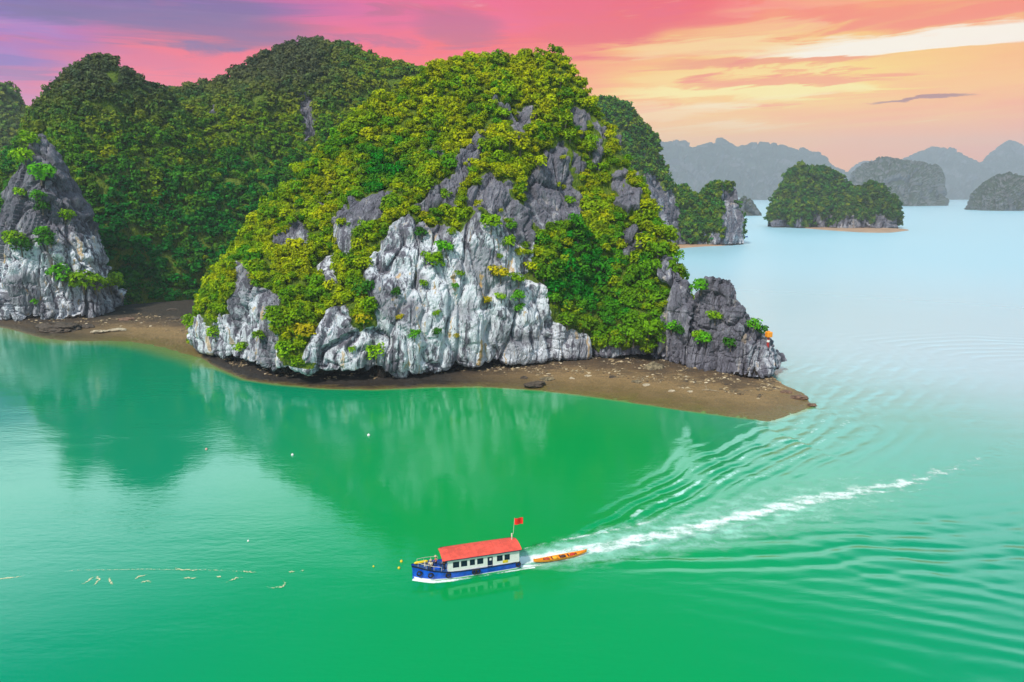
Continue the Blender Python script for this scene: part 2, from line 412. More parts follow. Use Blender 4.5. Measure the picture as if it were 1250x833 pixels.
def sand_mat():
    m, t, b = material('wet_sand')
    geo = t.new('ShaderNodeNewGeometry'); P = geo.outputs['Position']
    sep = t.new('ShaderNodeSeparateXYZ'); t.l.new(P, sep.inputs[0]); z = sep.outputs[2]
    n = t.noise(t.scalev(P, (0.5, 1.6, 1)), 0.5, 7, 0.65); n2 = t.noise(P, 2.2, 6, 0.75); n3 = t.noise(P, 0.12, 3)
    zz = t.math('ADD', z, t.math('MULTIPLY', t.math('SUBTRACT', n, 0.5), 0.8))
    c = t.ramp(t.lin(zz, -0.2, 2.2), [(0.0, (0.08, 0.10, 0.02)), (0.12, (0.17, 0.13, 0.03)), (0.28, (0.18, 0.115, 0.038)), (0.50, (0.27, 0.17, 0.07)), (0.68, (0.10, 0.06, 0.03)), (0.9, (0.02, 0.014, 0.010))])  # dark upper stops paint shade onto the beach back below the cliff
    c = t.mix(t.math('MULTIPLY', t.sstep(n2, 0.5, 0.62), 0.55), c, (0.085, 0.062, 0.035, 1))
    c = t.mix(t.math('MULTIPLY', t.sstep(n2, 0.44, 0.32), 0.5), c, (0.38, 0.28, 0.15, 1))
    undercut_shade = t.new('ShaderNodeAttribute', attribute_name='undercut_shade').outputs['Fac']
    c = t.mix(t.math('MULTIPLY', undercut_shade, t.sstep(zz, 0.05, 0.5, 0.35, 1.0)), c, (0.016, 0.011, 0.008, 1))  # overhang shade painted onto the sand as a near-black tone
    t.l.new(c, b.inputs['Base Color']); t.l.new(t.sstep(z, 0.1, 1.0, 0.35, 0.85), b.inputs['Roughness'])
    bp = t.new('ShaderNodeBump'); bp.inputs['Distance'].default_value = 0.35; t.l.new(t.math('ADD', n2, n), bp.inputs['Height']); t.l.new(bp.outputs[0], b.inputs['Normal'])
    return m
M_SAND = sand_mat()

def water_mat():
    m, t, b = material('sea_water')
    geo = t.new('ShaderNodeNewGeometry'); P = geo.outputs['Position']
    sep = t.new('ShaderNodeSeparateXYZ'); t.l.new(P, sep.inputs[0]); x, y, z = sep.outputs
    n = t.noise(P, 0.012, 3, 0.5)
    # silt-rich green in the cove, bluer open bay with pale reflected sky painted in
    open_ = t.sstep(t.math('ADD', t.math('MULTIPLY', x, 0.8), t.math('ADD', y, t.math('MULTIPLY', t.math('SUBTRACT', n, 0.5), 60))), 150, 330)
    side = t.sstep(t.math('ABSOLUTE', t.math('ADD', x, -5.0)), 10, 75)
    c = t.mix(side, (0.0, 0.275, 0.062, 1), (0.0, 0.240, 0.120, 1))  # teal toward the sides paints in reflected sky
    c = t.mix(open_, c, (0.32, 0.52, 0.62, 1))
    cr = t.new('ShaderNodeAttribute', attribute_name='crest').outputs['Fac']
    cr = t.sstep(t.math('ADD', cr, t.math('MULTIPLY', t.math('SUBTRACT', t.noise(P, 1.1, 6, 0.7), 0.5), 1.2)), 0.5, 0.95)
    sh = t.new('ShaderNodeAttribute', attribute_name='shallow').outputs['Fac']
    c = t.mix(t.sstep(sh, 0.15, 1.0), c, (0.17, 0.26, 0.08, 1))
    c = t.mix(t.math('MULTIPLY', cr, 0.68), c, (0.62, 0.86, 0.84, 1))  # crest foam tone also paints in bright sky reflections
    t.l.new(c, b.inputs['Base Color'])
    b.inputs['IOR'].default_value = 1.56; b.inputs['Specular Tint'].default_value = (0.25, 0.95, 1.0, 1)
    d = t.math('SQRT', t.math('ADD', t.math('MULTIPLY', x, x), t.math('MULTIPLY', y, y)))
    t.l.new(t.math('ADD', t.sstep(d, 150, 700, 0.03, 0.30), t.math('MULTIPLY', t.sstep(t.math('ADD', x, t.math('MULTIPLY', t.math('SUBTRACT', y, 150), -0.1)), 30, 90), 0.14)), b.inputs['Roughness'])
    r1 = t.noise(t.scalev(P, (0.55, 1.3, 1)), 0.9, 4, 0.6)
    r2 = t.noise(t.scalev(P, (0.35, 1.0, 1)), 0.16, 3, 0.5)
    wind = t.sstep(t.noise(t.scalev(P, (0.5, 1.4, 1)), 0.02, 3, 0.5), 0.36, 0.62, 0.25, 1.0)
    bp = t.new('ShaderNodeBump'); bp.inputs['Distance'].default_value = 0.10
    t.l.new(t.math('MULTIPLY', wind, 0.5), bp.inputs['Strength'])
    t.l.new(t.math('ADD', t.math('MULTIPLY', r1, 0.8), t.math('MULTIPLY', r2, 2.0)), bp.inputs['Height']); t.l.new(bp.outputs[0], b.inputs['Normal'])
    return m
M_WATER = water_mat()

# ------------------------------------------------------------------ foliage templates
def crown_template(nleaf, leaf, seed, flat=0.95):
    r = np.random.default_rng(seed)
    lobes = [(np.zeros(3), 0.72)]
    for k in range(6):
        a = r.uniform(0, 2 * math.pi); q = r.uniform(0.35, 0.65)
        lobes.append((np.array([math.cos(a) * q, math.sin(a) * q, r.uniform(-0.45, 0.5)]), r.uniform(0.30, 0.52)))
    V = []
    w = np.array([l[1] ** 2 for l in lobes]); w /= w.sum()
    for i in range(nleaf):
        c, rad = lobes[r.choice(len(lobes), p=w)]
        d = r.normal(size=3); d /= np.linalg.norm(d)
        if d[2] < -0.35: d[2] *= -1
        p = c + d * rad * r.uniform(0.72, 1.08)
        n = d + r.normal(size=3) * 0.38 + np.array([0, -0.1, 0.25]); n /= np.linalg.norm(n)
        a = np.cross(n, r.normal(size=3)); a /= np.linalg.norm(a); bb = np.cross(n, a)
        s = leaf * r.uniform(0.6, 1.3)
        V += [p - a * s, p - bb * s * 0.6, p + a * s, p + bb * s * 0.6]
    V = np.array(V); V[:, 2] *= flat
    return V
T_NEAR = [crown_template(300, 0.155, s) for s in range(6)]
T_MID = [crown_template(120, 0.24, 20 + s) for s in range(5)]
T_FAR = [crown_template(45, 0.38, 40 + s) for s in range(4)]

def scatter_mesh(name, templates, pos, size, tint, mat, parent=None):
    Vs = []; Ts = []
    var = rng.integers(0, len(templates), len(pos)); ang = rng.uniform(0, 6.283, len(pos)); zs = rng.uniform(0.75, 1.2, len(pos))
    for v, T in enumerate(templates):
        k = np.nonzero(var == v)[0]
        if not len(k): continue
        ca, sa = np.cos(ang[k])[:, None], np.sin(ang[k])[:, None]
        x = T[None, :, 0] * ca - T[None, :, 1] * sa; y = T[None, :, 0] * sa + T[None, :, 1] * ca; z = np.broadcast_to(T[None, :, 2], x.shape) * zs[k][:, None]
        Vs.append((np.stack([x, y, z], -1) * size[k][:, None, None] + pos[k][:, None, :]).reshape(-1, 3))
        Ts.append(np.repeat(tint[k], len(T), axis=0))
    V = np.concatenate(Vs); F = np.arange(len(V)).reshape(-1, 4)
    o = mk(name, V, F, mat, parent); attr(o, 'tint', np.concatenate(Ts)); return o

def sample_surface(G, dens, n, minface=-0.3):
    """random points on grid G with weight dens(nv,nu); returns points, normals, index"""
    N = normals(G)
    a = np.linalg.norm(np.cross(G[1:, :-1] - G[:-1, :-1], G[:-1, 1:] - G[:-1, :-1]), axis=-1)
    toc = np.array([0, 0, CAM_H]) - G[:-1, :-1]; toc /= np.linalg.norm(toc, axis=-1)[..., None]
    face = (N[:-1, :-1] * toc).sum(-1)
    w = a * dens[:-1, :-1] * (face > minface) * (G[:-1, :-1, 2] > 1.0); w = w.ravel(); w /= w.sum()
    idx = rng.choice(len(w), n, p=w); r, c = np.divmod(idx, G.shape[1] - 1)
    u = rng.random(n)[:, None]; v = rng.random(n)[:, None]
    P = G[r, c] * (1 - u) * (1 - v) + G[r, c + 1] * u * (1 - v) + G[r + 1, c] * (1 - u) * v + G[r + 1, c + 1] * u * v
    return P, N[r, c], (r, c)

YEL = np.array([0.42, 0.44, 0.001]); MIDG = np.array([0.165, 0.32, 0.002]); DEEP = np.array([0.015, 0.21, 0.010]); OLIVE = np.array([0.115, 0.105, 0.045])
def tints(P, wy, wd, sig=0.22):
    """mix of yellow-green, mid and deep green trees; wy/wd are weights in 0..1"""
    n = len(P); q = fbm(P / 9.0, 3) * 0.9 + rng.normal(size=n) * sig
    wy = np.clip(wy + q, 0, 1)[:, None]; wd = np.clip(wd - q * 0.8, 0, 1)[:, None]
    c = MIDG * (1 - wy) + YEL * wy
    c = c * (1 - wd) + DEEP * wd
    return c * rng.uniform(0.75, 1.25, (n, 1))

# ------------------------------------------------------------------ islands
_cells = np.random.default_rng(11)
def facets(P, scale, seed):
    """planar slabs split by clefts: cell-wise offsets and tilts from a jittered lattice, tall cells"""
    Q = P * np.array([1, 1, 0.26]) / scale + fbm(P / scale * 0.8 + seed, 2)[..., None] * 0.35 + seed
    I = np.floor(Q).astype(int); F = Q - I; b1 = np.full(Q.shape[:-1], 9.0); b2 = b1.copy(); val = np.zeros(b1.shape)
    for dx in (-1, 0, 1):
        for dy in (-1, 0, 1):
            for dz in (-1, 0, 1):
                h = _perm[_perm[_perm[(I[..., 0] + dx) & 255] + ((I[..., 1] + dy) & 255)] + ((I[..., 2] + dz) & 255)]
                j = np.stack([_perm[h] / 255.0, _perm[h + 31] / 255.0, _perm[h + 67] / 255.0], -1)
                r = np.array([dx, dy, dz]) + j - F; d = np.linalg.norm(r, axis=-1)
                g = _g[(h * 7) & 255]; v = (h / 255.0 - 0.5) - (g * r).sum(-1) * 1.1
                m = d < b1; b2 = np.where(m, b1, np.minimum(b2, d)); val = np.where(m, v, val); b1 = np.where(m, d, b1)
    return val - 0.55 * np.exp(-((b2 - b1) / 0.07) ** 2)
def displace(G, big=(18, 3.0), flute=(4.0, 1.1), fine=(1.3, 0.35), veg=None, seed=0.0, keep=None):
    N = normals(G); k = 1.0 if keep is None else keep[..., None]
    rocky = np.ones(G.shape[:2] + (1,)) if veg is None else (1 - 0.75 * veg)[..., None]
    d = fbm(G / big[0] + seed, 3)[..., None] * big[1] * 1.4 * k * (1 - 0.45 * (rocky - 0.25))
    wq = G * np.array([1, 1, 0.11]) + fbm(G / 9.0 + seed, 2)[..., None] * 2.2
    for sc_, dep_ in ((flute[0] * 1.7, 1.1), (flute[0] * 0.7, 0.45)):
        cr_ = perlin(wq / sc_ + seed + sc_); d = d - rocky * (np.exp(-(cr_ / 0.045) ** 2))[..., None] * flute[1] * dep_
    bed = perlin(G * np.array([0.25, 0.25, 1]) / (flute[0] * 0.9) + seed + 9); d = d - rocky * (np.exp(-(bed / 0.05) ** 2))[..., None] * flute[1] * 0.25
    S = G * np.array([1, 1, 0.16]) / flute[0]
    d = d + rocky * (facets(G, flute[0] * 2.9, seed)[..., None] * flute[1] * 1.6 + facets(G, flute[0] * 1.1, seed + 3)[..., None] * flute[1] * 0.35) * (1.0 if keep is None else np.clip(keep + 0.3, 0, 1)[..., None])
    w = fbm(G / 7.0 + 5 + seed, 2)[..., None] * 0.8
    d = d + rocky * fbm(S + w + seed, 3, True)[..., None] * flute[1] * 0.35
    d = d + rocky * fbm(G * np.array([1, 1, 0.4]) / fine[0] + seed, 3, True)[..., None] * fine[1] * 0.6
    return G + N * d

def edge_noise(G, amp=6.0):
    q = fbm(G / 3.0, 3); q2 = fbm(G / 3.0 + 40, 3); return q * amp, q2 * amp

ROCKS = [
 [(338,288),(350,272),(362,263),(371,278),(374,298),(341,302)],
 [(387,327),(400,306),(403,330),(409,338),(394,347)],
 [(278,381),(285,361),(293,340),(299,322),(303,330),(308,344),(334,358),(350,364),(340,376),(332,396),(340,419),(342,455),(302,452),(276,440),(230,440),(239,422),(250,385),(262,400)],
 [(386,246),(412,234),(395,250)],
 [(409,279),(417,270),(432,257),(449,246),(472,240),(469,255),(458,269),(437,280),(429,303),(417,298)],
 [(509,252),(527,237),(544,226),(556,226),(554,255),(538,255)],
 [(443,335),(449,315),(469,289),(495,263),(501,260),(507,272),(544,276),(561,286),(570,278),(584,260),(592,278),(602,255),(613,237),(631,249),(640,263),(640,470),(400,470),(385,445),(372,440),(380,415),(400,381),(412,373),(423,373),(435,404),(460,399),(458,370),(443,347)],
 [(600,235),(615,244),(636,265),(639,295),(648,307),(636,322),(642,340),(663,349),(669,388),(690,403),(720,412),(729,427),(768,424),(795,430),(804,412),(807,388),(816,349),(798,331),(813,319),(828,334),(840,346),(850,370),(860,470),(600,470)],
 [(657,238),(672,220),(696,220),(708,235),(711,256),(699,265),(660,277),(651,256)],
 [(756,247),(768,230),(780,238),(780,259),(763,260)],
 [(759,289),(768,280),(783,283),(783,301),(763,310)],
 [(608,129),(622,136),(637,136),(647,129),(647,144),(637,158),(637,172),(620,170),(627,153)],
 [(579,165),(593,160),(593,170),(584,184),(574,213),(564,228),(557,223),(560,199),(569,184)],
 [(515,194),(526,182),(538,182),(538,193)],
 [(579,235),(598,218),(620,228),(617,250),(608,244)],
 [(646,223),(661,199),(685,177),(692,199),(699,218),(697,250),(651,250)],
 [(694,146),(702,132),(714,134),(718,156),(711,163),(697,151)],
 [(723,168),(733,170),(738,189),(730,204),(723,194)],
 [(745,218),(757,208),(765,218),(754,242)],
 [(726,150),(738,156),(740,168),(728,160)],
 [(699,184),(716,204),(704,213)],
]

def grow(poly, k):
    a = np.array(poly, float); c = a.mean(0); return [tuple(c + (q - c) * k) for q in a]
ROCKS = [grow(p, 1.0 if (max(q[0] for q in p) - min(q[0] for q in p)) > 100 else 1.2) for p in ROCKS]
ROCKS += [[(604,250),(645,250),(652,300),(640,345),(604,345)], [(570,235),(600,240),(604,262),(575,262)]]
def build_main():
    ux = [238, 246, 258, 275, 300, 340, 390, 440, 500, 560, 620, 680, 720, 750, 780, 805, 825, 842]
    ridge = [(238,418),(246,392),(258,350),(275,322),(300,290),(340,243),(390,189),(440,143),(500,103),(560,79),(610,67),(655,66),(690,78),(722,118),(750,172),(780,226),(805,278),(825,322),(842,372)]
    lip = [(238,424),(246,426),(258,430),(275,434),(300,440),(340,449),(390,453),(440,451),(500,447),(560,444),(620,441),(680,436),(720,433),(750,434),(780,436),(805,437),(825,440),(842,443)]
    cliff = [(238,422),(246,408),(258,392),(275,368),(300,350),(340,352),(390,370),(440,320),(500,285),(560,282),(620,262),(680,330),(720,360),(750,365),(780,360),(805,352),(825,350),(842,390)]
    ridgeD = [(238,216),(258,219),(300,226),(390,238),(500,246),(620,248),(720,240),(780,226),(825,208),(842,200)]
    r0, r1, r2, r3, r4, r5, r6, r7, rm1 = [], [], [], [], [], [], [], [], []
    for x in ux:
        L = ground(x, interp(lip, x), interp([(238, 2.0), (275, 3.6), (340, 4.6), (500, 4.4), (620, 3.6), (720, 3.0), (842, 2.6)], x)); D1 = L[1]
        Dr = max(interp(ridgeD, x), D1 + 3); yr = interp(ridge, x); yc = min(interp(cliff, x), interp(lip, x) - 2); yc = max(yc, yr + 2)
        inn = min(9.0, (Dr - D1) * 0.5)
        rm1.append([L[0], D1 + inn + 1.0, -1.5]); r0.append([L[0] * 1.0, D1 + inn, 1.2]); r1.append(L)
        m = at(x, (interp(lip, x) * 0.5 + yc * 0.5), D1 + (Dr - D1) * 0.05); r2.append(m)
        c = at(x, yc, D1 + (Dr - D1) * 0.17); r3.append(c)
        rr = at(x, yr, Dr)
        for q, lst, bulge in ((0.33, r4, 0.06), (0.68, r5, 0.05)):
            D = c[1] + (Dr - c[1]) * q; yy = yc + (yr - yc) * (q + bulge); lst.append(at(x, yy, D))
        r6.append(rr)
        back = rr + np.array([(rr[0] + 0) * 0.05, 18.0, -0.42 * rr[2]]); r7.append(back)
    r8 = [[p[0] * 1.0, p[1] + 22, -2.0] for p in r7]
    rows = [rm1, r0, r1, r2, r3, r4, r5, r6, r7, r8]
    G, tv, tu = loft(rows, 420, 560)
    px, py = proj(G); ex, ey = edge_noise(G, 9.0)
    rock = np.zeros(G.shape[:2])
    front = (tv <= 7.05)[:, None]
    for poly in ROCKS: rock = np.maximum(rock, inpoly(px + ex, py + ey, poly).astype(float))
    rock = np.where(front, rock, 0); rock[tv < 2.05] = 1
    rk = rock.copy()
    for _ in range(2): rk[1:-1, 1:-1] = (rk[1:-1, 1:-1] + rk[:-2, 1:-1] + rk[2:, 1:-1] + rk[1:-1, :-2] + rk[1:-1, 2:]) / 5
    keep = np.clip(1 - np.abs(tv - 7) / 1.2, 0, 1)[:, None] * np.ones(G.shape[1]); keep = 1 - 0.6 * keep
    keep *= np.clip((tv - 0.3) / 3.0, 0.15, 1)[:, None]
    N = normals(G)
    G2 = displace(G, (20, 3.6), (4.6, 1.35), (1.5, 0.45), veg=1 - rk, keep=keep)
    G2 = G2 + N * (rk * np.clip(tv - 2.5, 0, 1)[:, None])[..., None] * 1.0
    # broad vertical buttresses and gullies on the bare faces
    G2 = G2 + N * (rk[..., None] * fbm(G * np.array([1, 1, 0.10]) / 11.0 + 8, 2, True)[..., None] * 1.1) * np.clip((tv - 1) / 1.5, 0, 1)[:, None, None]
    root = empty('limestone_island', ground(560, 470), 0, 'steep limestone island of grey cliffs and green treetops behind the tour boat', 'island')
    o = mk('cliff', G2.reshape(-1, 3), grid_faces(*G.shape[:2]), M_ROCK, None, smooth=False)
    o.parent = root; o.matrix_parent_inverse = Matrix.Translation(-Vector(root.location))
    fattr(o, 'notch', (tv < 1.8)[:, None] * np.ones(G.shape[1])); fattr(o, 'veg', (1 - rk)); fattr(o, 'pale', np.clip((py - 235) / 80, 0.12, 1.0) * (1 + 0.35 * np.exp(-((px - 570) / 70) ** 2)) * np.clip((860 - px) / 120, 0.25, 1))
    rd = rock.copy()
    for _ in range(9): rd[1:-1, 1:-1] = (rd[1:-1, 1:-1] + rd[:-2, 1:-1] + rd[2:, 1:-1] + rd[1:-1, :-2] + rd[1:-1, 2:]) / 5
    dens = np.where(rd > 0.2, 0.0, 1.0)
    speck = (fbm(G / 5.0 + 77, 2) > 0.16) & (py < 345) & (px < 700)
    dens = np.where((rd > 0.2) & speck & (tv[:, None] > 2.2), 0.22 * np.clip((345 - py) / 90, 0.15, 1), dens)
    P, Nn, _ = sample_surface(G2, dens, 4800)
    px, py = proj(P)
    sz = (0.85 + 1.5 * rng.random(len(P)) ** 1.6) * np.where((px > 640) & (py > 250), 1.15, 1.0)
    sz *= np.where(rng.random(len(P)) < 0.14, 1.5, 1)
    # smaller bushes at the edge of bare rock
    wy = np.clip(0.72 - (py - 60) / 700 - np.clip((px - 640) / 200, 0, 1) * np.clip((py - 230) / 120, 0, 1) * 0.35, 0, 1)
    wd = np.clip((np.exp(-((px - 705) / 70) ** 2 - ((py - 340) / 75) ** 2) * 0.95) + np.exp(-((px - 470) / 60) ** 2 - ((py - 205) / 40) ** 2) * 0.7, 0, 1)
    tn = tints(P, wy, wd)
    C = P + Nn * (sz * 0.35)[:, None] + np.array([0, 0, 1.0]) * (sz * 0.12)[:, None]
    return C, sz, tn, G2
C, SZ, TN, G_MAIN = build_main()

# nearest, largest trees are individuals; the rest of the canopy is one mass
LEAF_MESH = []
for i, T in enumerate(T_NEAR):
    me = bpy.data.meshes.new('crown'); me.from_pydata(T.tolist(), [], np.arange(len(T)).reshape(-1, 4).tolist()); me.materials.append(M_LEAF_O); LEAF_MESH.append(me)
M_BARK = simple('bark', (0.16, 0.13, 0.10), 0.9)
def trunk_mesh():
    b = MB(); b.tube([(0, 0, -0.9), (0.05, 0.02, -0.4), (0.0, 0.05, 0.05), (0.08, 0, 0.45)], [0.075, 0.06, 0.045, 0.02], 6)
    for a in (0.4, 2.4, 4.4): b.tube([(0.02, 0.02, -0.15), (0.25 * math.cos(a), 0.25 * math.sin(a), 0.12), (0.45 * math.cos(a), 0.45 * math.sin(a), 0.3)], [0.04, 0.028, 0.012], 5)
    me = bpy.data.meshes.new('trunk'); me.from_pydata(b.v, [], b.f); me.materials.append(M_BARK); return me
TRUNK = trunk_mesh()
def plant(name, pos, s, tint, label, cat, group=None, squash=1.0, trunk=True):
    r = empty(name, tuple(pos), random.uniform(0, 6.28), label, cat, group)
    c = bpy.data.objects.new('crown' if trunk else 'foliage', random.choice(LEAF_MESH)); sc.collection.objects.link(c); c.parent = r
    c.scale = (s, s, s * squash); c.color = (*[float(q) for q in tint], 1)
    k = bpy.data.objects.new('trunk' if trunk else 'stem', TRUNK); sc.collection.objects.link(k); k.parent = r; k.scale = (s, s, s * squash)
    return r
px, py = proj(C)
score = SZ / np.linalg.norm(C - np.array([0, 0, CAM_H]), axis=1) * (py < 460)
order = np.argsort(-score); NI = 260
for i in order[:NI]:
    plant('tree', C[i], SZ[i], TN[i], 'one of the broad round tree crowns rising from the green cover of the central island', 'tree', 'large trees on the central island')
rest = order[NI:]
tag(scatter_mesh('foliage', T_NEAR, C[rest], SZ[rest], TN[rest], M_LEAF_A), 'yellow-green canopy cloaking the steep central island down to its cliffs', 'foliage', kind='stuff')

# ------------------------------------------------------------------ rocky outcrop at the tip
def build_outcrop():
    ux = [796, 812, 822, 834, 842, 850, 858, 870, 884, 897, 904, 911, 922, 934, 944, 951, 953]
    ridge = [(796,335),(812,316),(822,325),(834,340),(842,362),(850,366),(858,343),(870,336),(884,340),(897,349),(904,362),(911,384),(922,394),(934,404),(944,418),(951,432),(953,440)]
    lip = [(796,436),(812,438),(834,445),(858,447),(884,453),(904,459),(922,461),(934,460),(944,456),(951,450),(953,447)]
    rows = [[] for _ in range(7)]
    for x in ux:
        L = ground(x, interp(lip, x), 2.2); yr = interp(ridge, x); yl = interp(lip, x)
        T = 13 if x < 940 else 5
        rows[0].append([L[0] - (2 if x > 930 else 0), L[1] + 3.2, 0.0]); rows[1].append([L[0] - (1.5 if x > 930 else 0), L[1] + 2.6, 1.4]); rows[2].append(L)
        rows[3].append(at(x, yl + (yr - yl) * 0.5, L[1] + 0.25 * T)); rr = at(x, yr, L[1] + T * 0.75); rows[4].append(rr)
        rows[5].append(rr + np.array([0, 4, -rr[2] * 0.35])); rows[6].append([rr[0], rr[1] + 9, -1])
    G, tv, tu = loft(rows, 220, 330)
    keep = np.clip((tv - 0.5) / 2.5, 0.1, 0.45)[:, None] * np.ones(G.shape[1])
    G2 = displace(G, (9, 1.6), (2.6, 1.5), (0.8, 0.35), keep=keep, seed=3.3)
    root = empty('rock_outcrop', ground(880, 462), 0, 'jagged dark grey rock outcrop on the beach at the right end of the central island', 'rock')
    o = mk('crag', G2.reshape(-1, 3), grid_faces(*G.shape[:2]), M_ROCK)
    o.parent = root; o.matrix_parent_inverse = Matrix.Translation(-Vector(root.location))
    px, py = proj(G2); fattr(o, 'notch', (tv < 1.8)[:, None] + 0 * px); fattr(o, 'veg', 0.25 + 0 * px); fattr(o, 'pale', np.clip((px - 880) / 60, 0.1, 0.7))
    return G2
G_OUT = build_outcrop()

# ------------------------------------------------------------------ left rock and hills
def build_left_rock():
    ux = [-60, -30, -10, 0, 12, 24, 36, 48, 62, 76, 90, 102, 112, 124, 136, 146]
    ridge = [(-60,350),(-30,310),(-10,280),(0,262),(12,225),(24,192),(36,174),(48,163),(62,176),(76,205),(90,232),(102,262),(108,292),(124,330),(136,352),(146,368)]
    lip = [(-60,372),(0,386),(24,387),(62,387),(102,386),(124,384),(136,380),(146,375)]
    rows = [[] for _ in range(8)]
    for x in ux:
        L = ground(x, interp(lip, x), 2.6); yr = min(interp(ridge, x), interp(lip, x) - 4); yl = interp(lip, x); T = 26 if x < 110 else 16
        rows[0].append([L[0], L[1] + 5, -1.0]); rows[1].append([L[0], L[1] + 4, 1.2]); rows[2].append(L)
        rows[3].append(at(x, yl + (yr - yl) * 0.33, L[1] + 0.06 * T)); rows[4].append(at(x, yl + (yr - yl) * 0.66, L[1] + 0.34 * T))
        rr = at(x, yr, L[1] + T * 0.8); rows[5].append(rr)
        rows[6].append(rr + np.array([0, 8, -rr[2] * 0.4])); rows[7].append([rr[0], rr[1] + 16, -1])
    G, tv, tu = loft(rows, 300, 260)
    keep = np.clip((tv - 0.5) / 2.5, 0.1, 0.7)[:, None] * np.ones(G.shape[1])
    G2 = displace(G, (16, 2.6), (4.5, 2.0), (1.6, 0.6), keep=keep, seed=9.3)
    root = empty('rock_pinnacle', ground(60, 390), 0, 'tall pointed grey rock pinnacle with whitish lower cliff beside the small beach', 'rock')
    o = mk('cliff', G2.reshape(-1, 3), grid_faces(*G.shape[:2]), M_ROCK)
    o.parent = root; o.matrix_parent_inverse = Matrix.Translation(-Vector(root.location))
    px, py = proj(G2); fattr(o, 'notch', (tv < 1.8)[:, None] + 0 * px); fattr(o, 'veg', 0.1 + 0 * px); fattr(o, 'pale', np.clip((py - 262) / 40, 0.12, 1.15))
    return G2
G_LEFT = build_left_rock()

def build_hill(name, label, spec, base, D0f, Df, nv, nu, n, size, templates, tintf, amp, rockp=None, seed=0.0, mid=(0.35, 0.55), mat=M_ROCK):
    """spec: ridge (px,py); Df: ridge distance table; base: lower edge py table at ground"""
    ux = np.linspace(spec[0][0], spec[-1][0], 16); rows = [[] for _ in range(7)]
    for x in ux:
        L = ground(x, interp(base, x), 1.0) if D0f is None else at(x, interp(base, x), interp(D0f, x)); Dr = interp(Df, x); yr = interp(spec, x)
        L[2] = 1.0; rr = at(x, yr, Dr)
        rows[0].append([L[0], L[1] - 1, -2]); rows[1].append(L)
        for q, lst in ((0.3, rows[2]), (0.66, rows[3])):
            zz = rr[2] * (q ** mid[0] if False else (q + mid[1] * q * (1 - q))); lst.append([L[0] + (rr[0] - L[0]) * q, L[1] + (Dr - L[1]) * q, zz])
        rows[4].append(rr); rows[5].append([rr[0], rr[1] + 30, rr[2] * 0.7]); rows[6].append([rr[0], rr[1] + 75, -2])
    G, tv, tu = loft(rows, nv, nu)
    keep = (1 - 0.55 * np.clip(1 - np.abs(tv - 4) / 1.2, 0, 1))[:, None] * np.ones(G.shape[1])
    vegm = np.ones(G.shape[:2])
    if rockp is not None:
        px, py = proj(G); ex, ey = edge_noise(G / 1.5, 8)
        for poly in rockp: vegm[inpoly(px + ex, py + ey, poly) & (tv[:, None] < 4.1)] = 0
    G2 = displace(G, amp, (7, 2.0), (2.5, 0.6), veg=vegm, seed=seed, keep=keep)
    o = mk(name, G2.reshape(-1, 3), grid_faces(*G.shape[:2]), mat); fattr(o, 'veg', vegm); fattr(o, 'pale', 0.25 + 0 * vegm)
    tag(o, kind='structure')
    P, Nn, _ = sample_surface(G2, vegm, n)
    s = rng.uniform(*size, len(P)); px, py = proj(P)
    C = P + Nn * (s * 0.25)[:, None] + np.array([0, 0, 1.0]) * (s * 0.2)[:, None]
    f = scatter_mesh('forest', templates, C, s, tintf(P, px, py), M_LEAF_A)
    tag(f, label, 'forest', kind='stuff')
    return G2

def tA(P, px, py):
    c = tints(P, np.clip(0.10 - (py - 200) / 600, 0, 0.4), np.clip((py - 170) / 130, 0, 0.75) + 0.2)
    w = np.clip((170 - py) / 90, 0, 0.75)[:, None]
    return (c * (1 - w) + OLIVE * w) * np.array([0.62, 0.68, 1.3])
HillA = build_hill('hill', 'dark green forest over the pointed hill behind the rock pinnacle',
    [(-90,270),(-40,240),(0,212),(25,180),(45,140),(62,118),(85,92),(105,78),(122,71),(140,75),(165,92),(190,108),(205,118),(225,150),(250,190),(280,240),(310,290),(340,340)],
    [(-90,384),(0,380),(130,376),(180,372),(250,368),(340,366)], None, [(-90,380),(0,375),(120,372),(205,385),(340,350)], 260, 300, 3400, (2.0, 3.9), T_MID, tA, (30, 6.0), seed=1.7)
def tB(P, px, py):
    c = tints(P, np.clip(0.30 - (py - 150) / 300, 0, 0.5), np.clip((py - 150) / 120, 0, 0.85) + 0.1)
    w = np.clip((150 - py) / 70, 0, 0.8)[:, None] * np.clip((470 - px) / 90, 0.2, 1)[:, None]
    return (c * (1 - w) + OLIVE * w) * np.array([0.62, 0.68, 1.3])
HillB = build_hill('hill', 'bright green forest filling the bowl between the hills above the small beach',
    [(120,150),(160,125),(200,108),(215,102),(240,103),(262,100),(285,85),(310,75),(340,68),(355,60),(380,54),(410,50),(430,52),(455,66),(480,82),(520,90),(560,105),(640,140),(700,200)],
    [(120,372),(250,366),(330,362),(700,350)], None, [(120,440),(200,440),(400,470),(700,420)], 300, 380, 5200, (2.1, 4.2), T_MID, tB, (38, 8.0), seed=4.4,
    rockp=[[(362,120),(380,110),(385,160),(370,180)], [(250,130),(262,125),(262,150)]])
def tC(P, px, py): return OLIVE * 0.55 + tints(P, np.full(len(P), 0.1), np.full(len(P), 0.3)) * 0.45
HillC = build_hill('hill', 'dim grey-green forest over the far hill at the left edge of the photo',
    [(-160,200),(-100,150),(-50,112),(-20,98),(0,100),(15,118),(30,140),(45,165),(70,200),(100,250)],
    [(-160,300),(100,300)], [(-160,600),(100,600)], [(-160,690),(100,690)], 120, 160, 1500, (4, 7), T_FAR, tC, (60, 10), seed=7.7)

